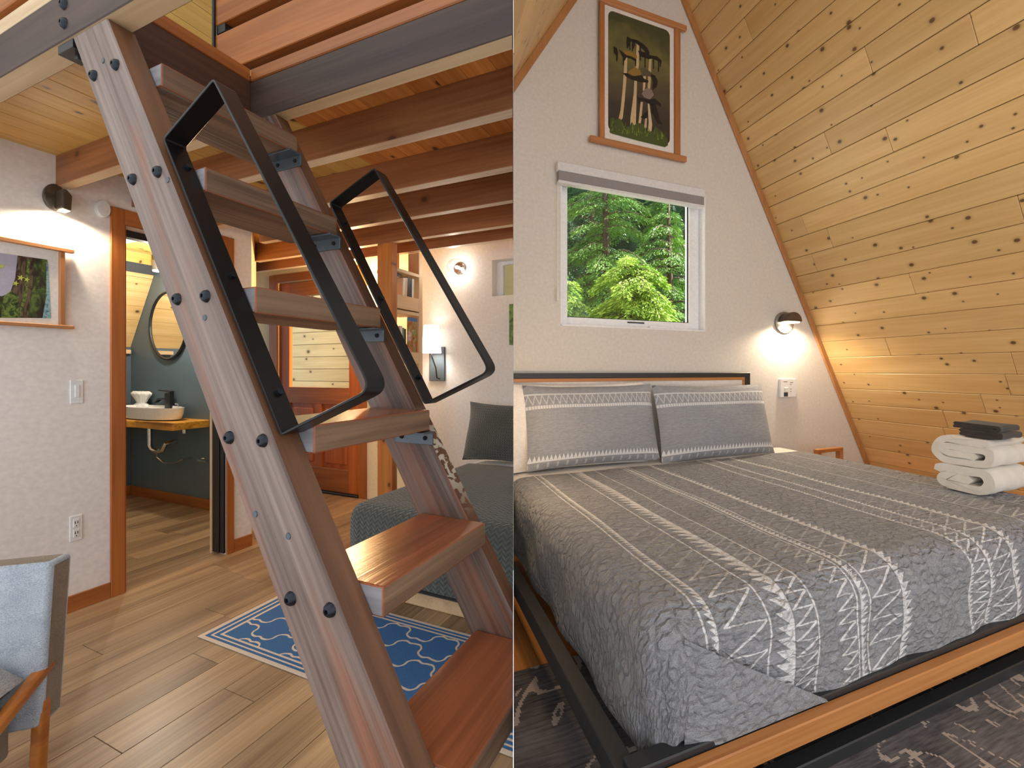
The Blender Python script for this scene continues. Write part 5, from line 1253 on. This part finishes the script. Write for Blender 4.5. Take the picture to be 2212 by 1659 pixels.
# ---- rug in the bedroom
m, nt, b = newmat('distressed_rug'); v = coords(nt, rnd=False)
sn = N(nt, 'ShaderNodeVectorMath', operation='SNAP'); sn.inputs[1].default_value = (0.009, 0.009, 1); lk(nt, v, sn.inputs[0])
n1 = noise(nt, sn.outputs[0], 1.35, 2, 1.4); n2 = noise(nt, scl(nt, v, (8, 90, 1)), 1, 4); n3 = noise(nt, v, 3.5, 4); n4 = noise(nt, sn.outputs[0], 9, 2, 0.5)
br_ = mth(nt, 'LESS_THAN', mth(nt, 'ABSOLUTE', mth(nt, 'SUBTRACT', n1, 0.5)), 0.006)
lf = mth(nt, 'MULTIPLY', mth(nt, 'LESS_THAN', mth(nt, 'ABSOLUTE', mth(nt, 'SUBTRACT', n1, 0.46)), 0.010), mth(nt, 'GREATER_THAN', n4, 0.58))
g_ = ramp(nt, mth(nt, 'ADD', mth(nt, 'MULTIPLY', n2, 0.5), mth(nt, 'MULTIPLY', n3, 0.5)), [(0.36, srgb(58, 56, 60)), (0.62, srgb(124, 118, 118))])
lk(nt, mixc(nt, mth(nt, 'MULTIPLY', mth(nt, 'MAXIMUM', br_, lf), 0.85), g_, srgb(198, 180, 168)), b.inputs['Base Color']); b.inputs['Roughness'].default_value = 0.95
bump(nt, b, n2, 0.5, 0.003)
tag(build(M().box(0.0, 4.2, -0.9, 1.874, 0.0005, 0.008), 'rug', 'distressed_rug', room='R', base=(2.0, 1.0, 0), bevel=0.002, clip=True), 'dark grey distressed rug with cream branches under the loft bed', 'rug')

# ================================================================== dividing wall between the rooms
dw = M(); dirv = Vector((SEAM, 1, 0)).normalized(); sd = Vector((dirv.y, -dirv.x, 0))
def wv_(d, s, z): return tuple(dirv * d + sd * s + Vector((0, 0, z)))
bpy_me = bpy.data.meshes.new('wall_partition')
for d0, d1 in ((0.78, 5.2), (-3.5, -0.45)):
    o_ = len(dw.v)
    dw.hexa([wv_(d0, -0.00005, -0.05), wv_(d0, 0.00005, -0.05), wv_(d1, 0.0007, -0.05), wv_(d1, -0.0007, -0.05)], [wv_(d0, -0.00005, 6.3), wv_(d0, 0.00005, 6.3), wv_(d1, 0.0007, 6.3), wv_(d1, -0.0007, 6.3)])
bpy_me.from_pydata(dw.v, [], dw.f); bpy_me.update(); bpy_me.materials.append(MATS['plaster_white'])
pw_ = bpy.data.objects.new('wall_partition', bpy_me); COL.objects.link(pw_); pw_['kind'] = 'structure'; pw_['label'] = 'thin white partition between stair room and bedroom'

# ================================================================== trees outside the bedroom window
def leafmat(name, c1, c2):
    m, nt, b = newmat(name); v = coords(nt, rnd=False); n1 = noise(nt, v, 2.2, 3); n2 = noise(nt, v, 25, 2)
    f = mth(nt, 'ADD', mth(nt, 'MULTIPLY', n1, 0.6), mth(nt, 'MULTIPLY', n2, 0.4))
    lk(nt, ramp(nt, f, [(0.36, c1), (0.62, c2)]), b.inputs['Base Color']); b.inputs['Roughness'].default_value = 0.5
    b.inputs['Subsurface Weight'].default_value = 0.0
    return m
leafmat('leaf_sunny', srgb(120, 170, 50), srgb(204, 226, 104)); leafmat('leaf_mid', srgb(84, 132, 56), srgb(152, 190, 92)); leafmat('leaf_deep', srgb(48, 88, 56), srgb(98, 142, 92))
def cedar(pos, height, rad_, seed, mat, nbr, label, zlo=0.2, dens=150):
    rnd = random.Random(seed)
    t = thing('cedar_tree', 'R', (pos[0], pos[1], -0.1), label, 'tree', 'conifers outside the bedroom window')
    x, y = pos
    build(M().tube([(x, y, -0.1), (x + 0.03, y, height * 0.5), (x, y + 0.05, height)], [rad_ * 0.055, rad_ * 0.04, 0.015], 10), 'trunk', 'bark', t, smooth=True)
    lv_ = M(); brm = M(); vs_, fs = [], []
    for k in range(nbr):
        h = zlo + (height - zlo) * (k + rnd.random()) / nbr
        an = rnd.uniform(0, 6.283); ln = rad_ * (1.05 - 0.75 * (h - zlo) / (height - zlo)) * rnd.uniform(0.7, 1.1)
        pts = []
        for i in range(6):
            s = i / 5; pts.append(Vector((x + math.cos(an) * ln * s, y + math.sin(an) * ln * s, h + 0.10 * ln * math.sin(s * 2.4) - 0.42 * ln * s * s)))
        if ln > 0.5: brm.tube(pts, [0.022 * (1 - 0.8 * i / 5) for i in range(6)], 5)
        sdv = Vector((-math.sin(an), math.cos(an), 0)); fw = Vector((math.cos(an), math.sin(an), 0))
        nl = int(dens * ln)
        for j in range(nl):
            s = rnd.uniform(0.04, 1.0) ; i = min(int(s * 5), 4); f = s * 5 - i
            p = pts[i].lerp(pts[i + 1], f)
            w = (0.30 * (1 - 0.5 * s)) * ln
            lat = rnd.uniform(-1, 1); p = p + sdv * lat * w + Vector((0, 0, -abs(lat) * w * 0.55 + rnd.uniform(-0.05, 0.03)))
            d = (fw * rnd.uniform(0.4, 1.0) + sdv * lat * 0.9 + Vector((0, 0, rnd.uniform(-0.9, -0.1)))).normalized()
            L_ = rnd.uniform(0.04, 0.085); wd_ = L_ * 0.15
            s2 = d.cross(Vector((rnd.uniform(-1, 1), rnd.uniform(-1, 1), 1.2))).normalized()
            o_ = len(vs_)
            vs_ += [tuple(p), tuple(p + d * L_ * 0.5 + s2 * wd_), tuple(p + d * L_), tuple(p + d * L_ * 0.5 - s2 * wd_)]
            fs.append((o_, o_ + 1, o_ + 2, o_ + 3))
    lv_.add(vs_, fs)
    build(brm, 'branches', 'bark', t, smooth=True)
    fo = build(lv_, 'foliage', mat, t, recalc=False); fo['kind'] = 'stuff'
    return t
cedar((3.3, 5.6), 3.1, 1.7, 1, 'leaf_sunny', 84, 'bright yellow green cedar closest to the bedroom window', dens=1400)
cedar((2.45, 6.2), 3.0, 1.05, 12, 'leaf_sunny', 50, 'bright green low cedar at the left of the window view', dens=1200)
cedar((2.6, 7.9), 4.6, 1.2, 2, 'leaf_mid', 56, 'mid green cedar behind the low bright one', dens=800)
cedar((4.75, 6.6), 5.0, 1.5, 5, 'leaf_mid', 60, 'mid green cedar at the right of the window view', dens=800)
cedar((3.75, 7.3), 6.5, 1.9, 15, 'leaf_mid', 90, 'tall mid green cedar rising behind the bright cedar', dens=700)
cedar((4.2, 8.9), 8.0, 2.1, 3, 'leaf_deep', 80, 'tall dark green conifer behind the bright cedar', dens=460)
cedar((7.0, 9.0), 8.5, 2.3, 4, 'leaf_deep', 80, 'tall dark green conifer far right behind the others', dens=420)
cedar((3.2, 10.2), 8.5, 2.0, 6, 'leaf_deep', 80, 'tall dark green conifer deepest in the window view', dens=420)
m, nt, b = newmat('forest_floor'); v = coords(nt, rnd=False); n1 = noise(nt, v, 3, 5)
lk(nt, ramp(nt, n1, [(0.35, srgb(38, 50, 26)), (0.65, srgb(84, 96, 52))]), b.inputs['Base Color']); b.inputs['Roughness'].default_value = 0.95
gd = struct(box('ground', 'forest_floor', (0.9, 16, 3.4, 26, -0.3, -0.1), room='R'))
# wooded bank behind the trees
hb_ = M()
def bank(a, c):
    x = 2.5 + 13 * a; z = -0.2 + 12 * c
    return (x, 12.3 + 1.2 * c * c + 0.7 * math.sin(x * 1.3) * math.sin(z * 1.1) + 0.35 * math.sin(x * 3.1 + z * 2.3), z)
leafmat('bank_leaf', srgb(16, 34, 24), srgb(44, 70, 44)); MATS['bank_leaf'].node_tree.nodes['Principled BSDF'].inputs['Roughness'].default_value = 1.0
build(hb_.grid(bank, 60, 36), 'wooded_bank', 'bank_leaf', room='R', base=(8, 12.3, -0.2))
struct(bpy.data.objects['wooded_bank'])
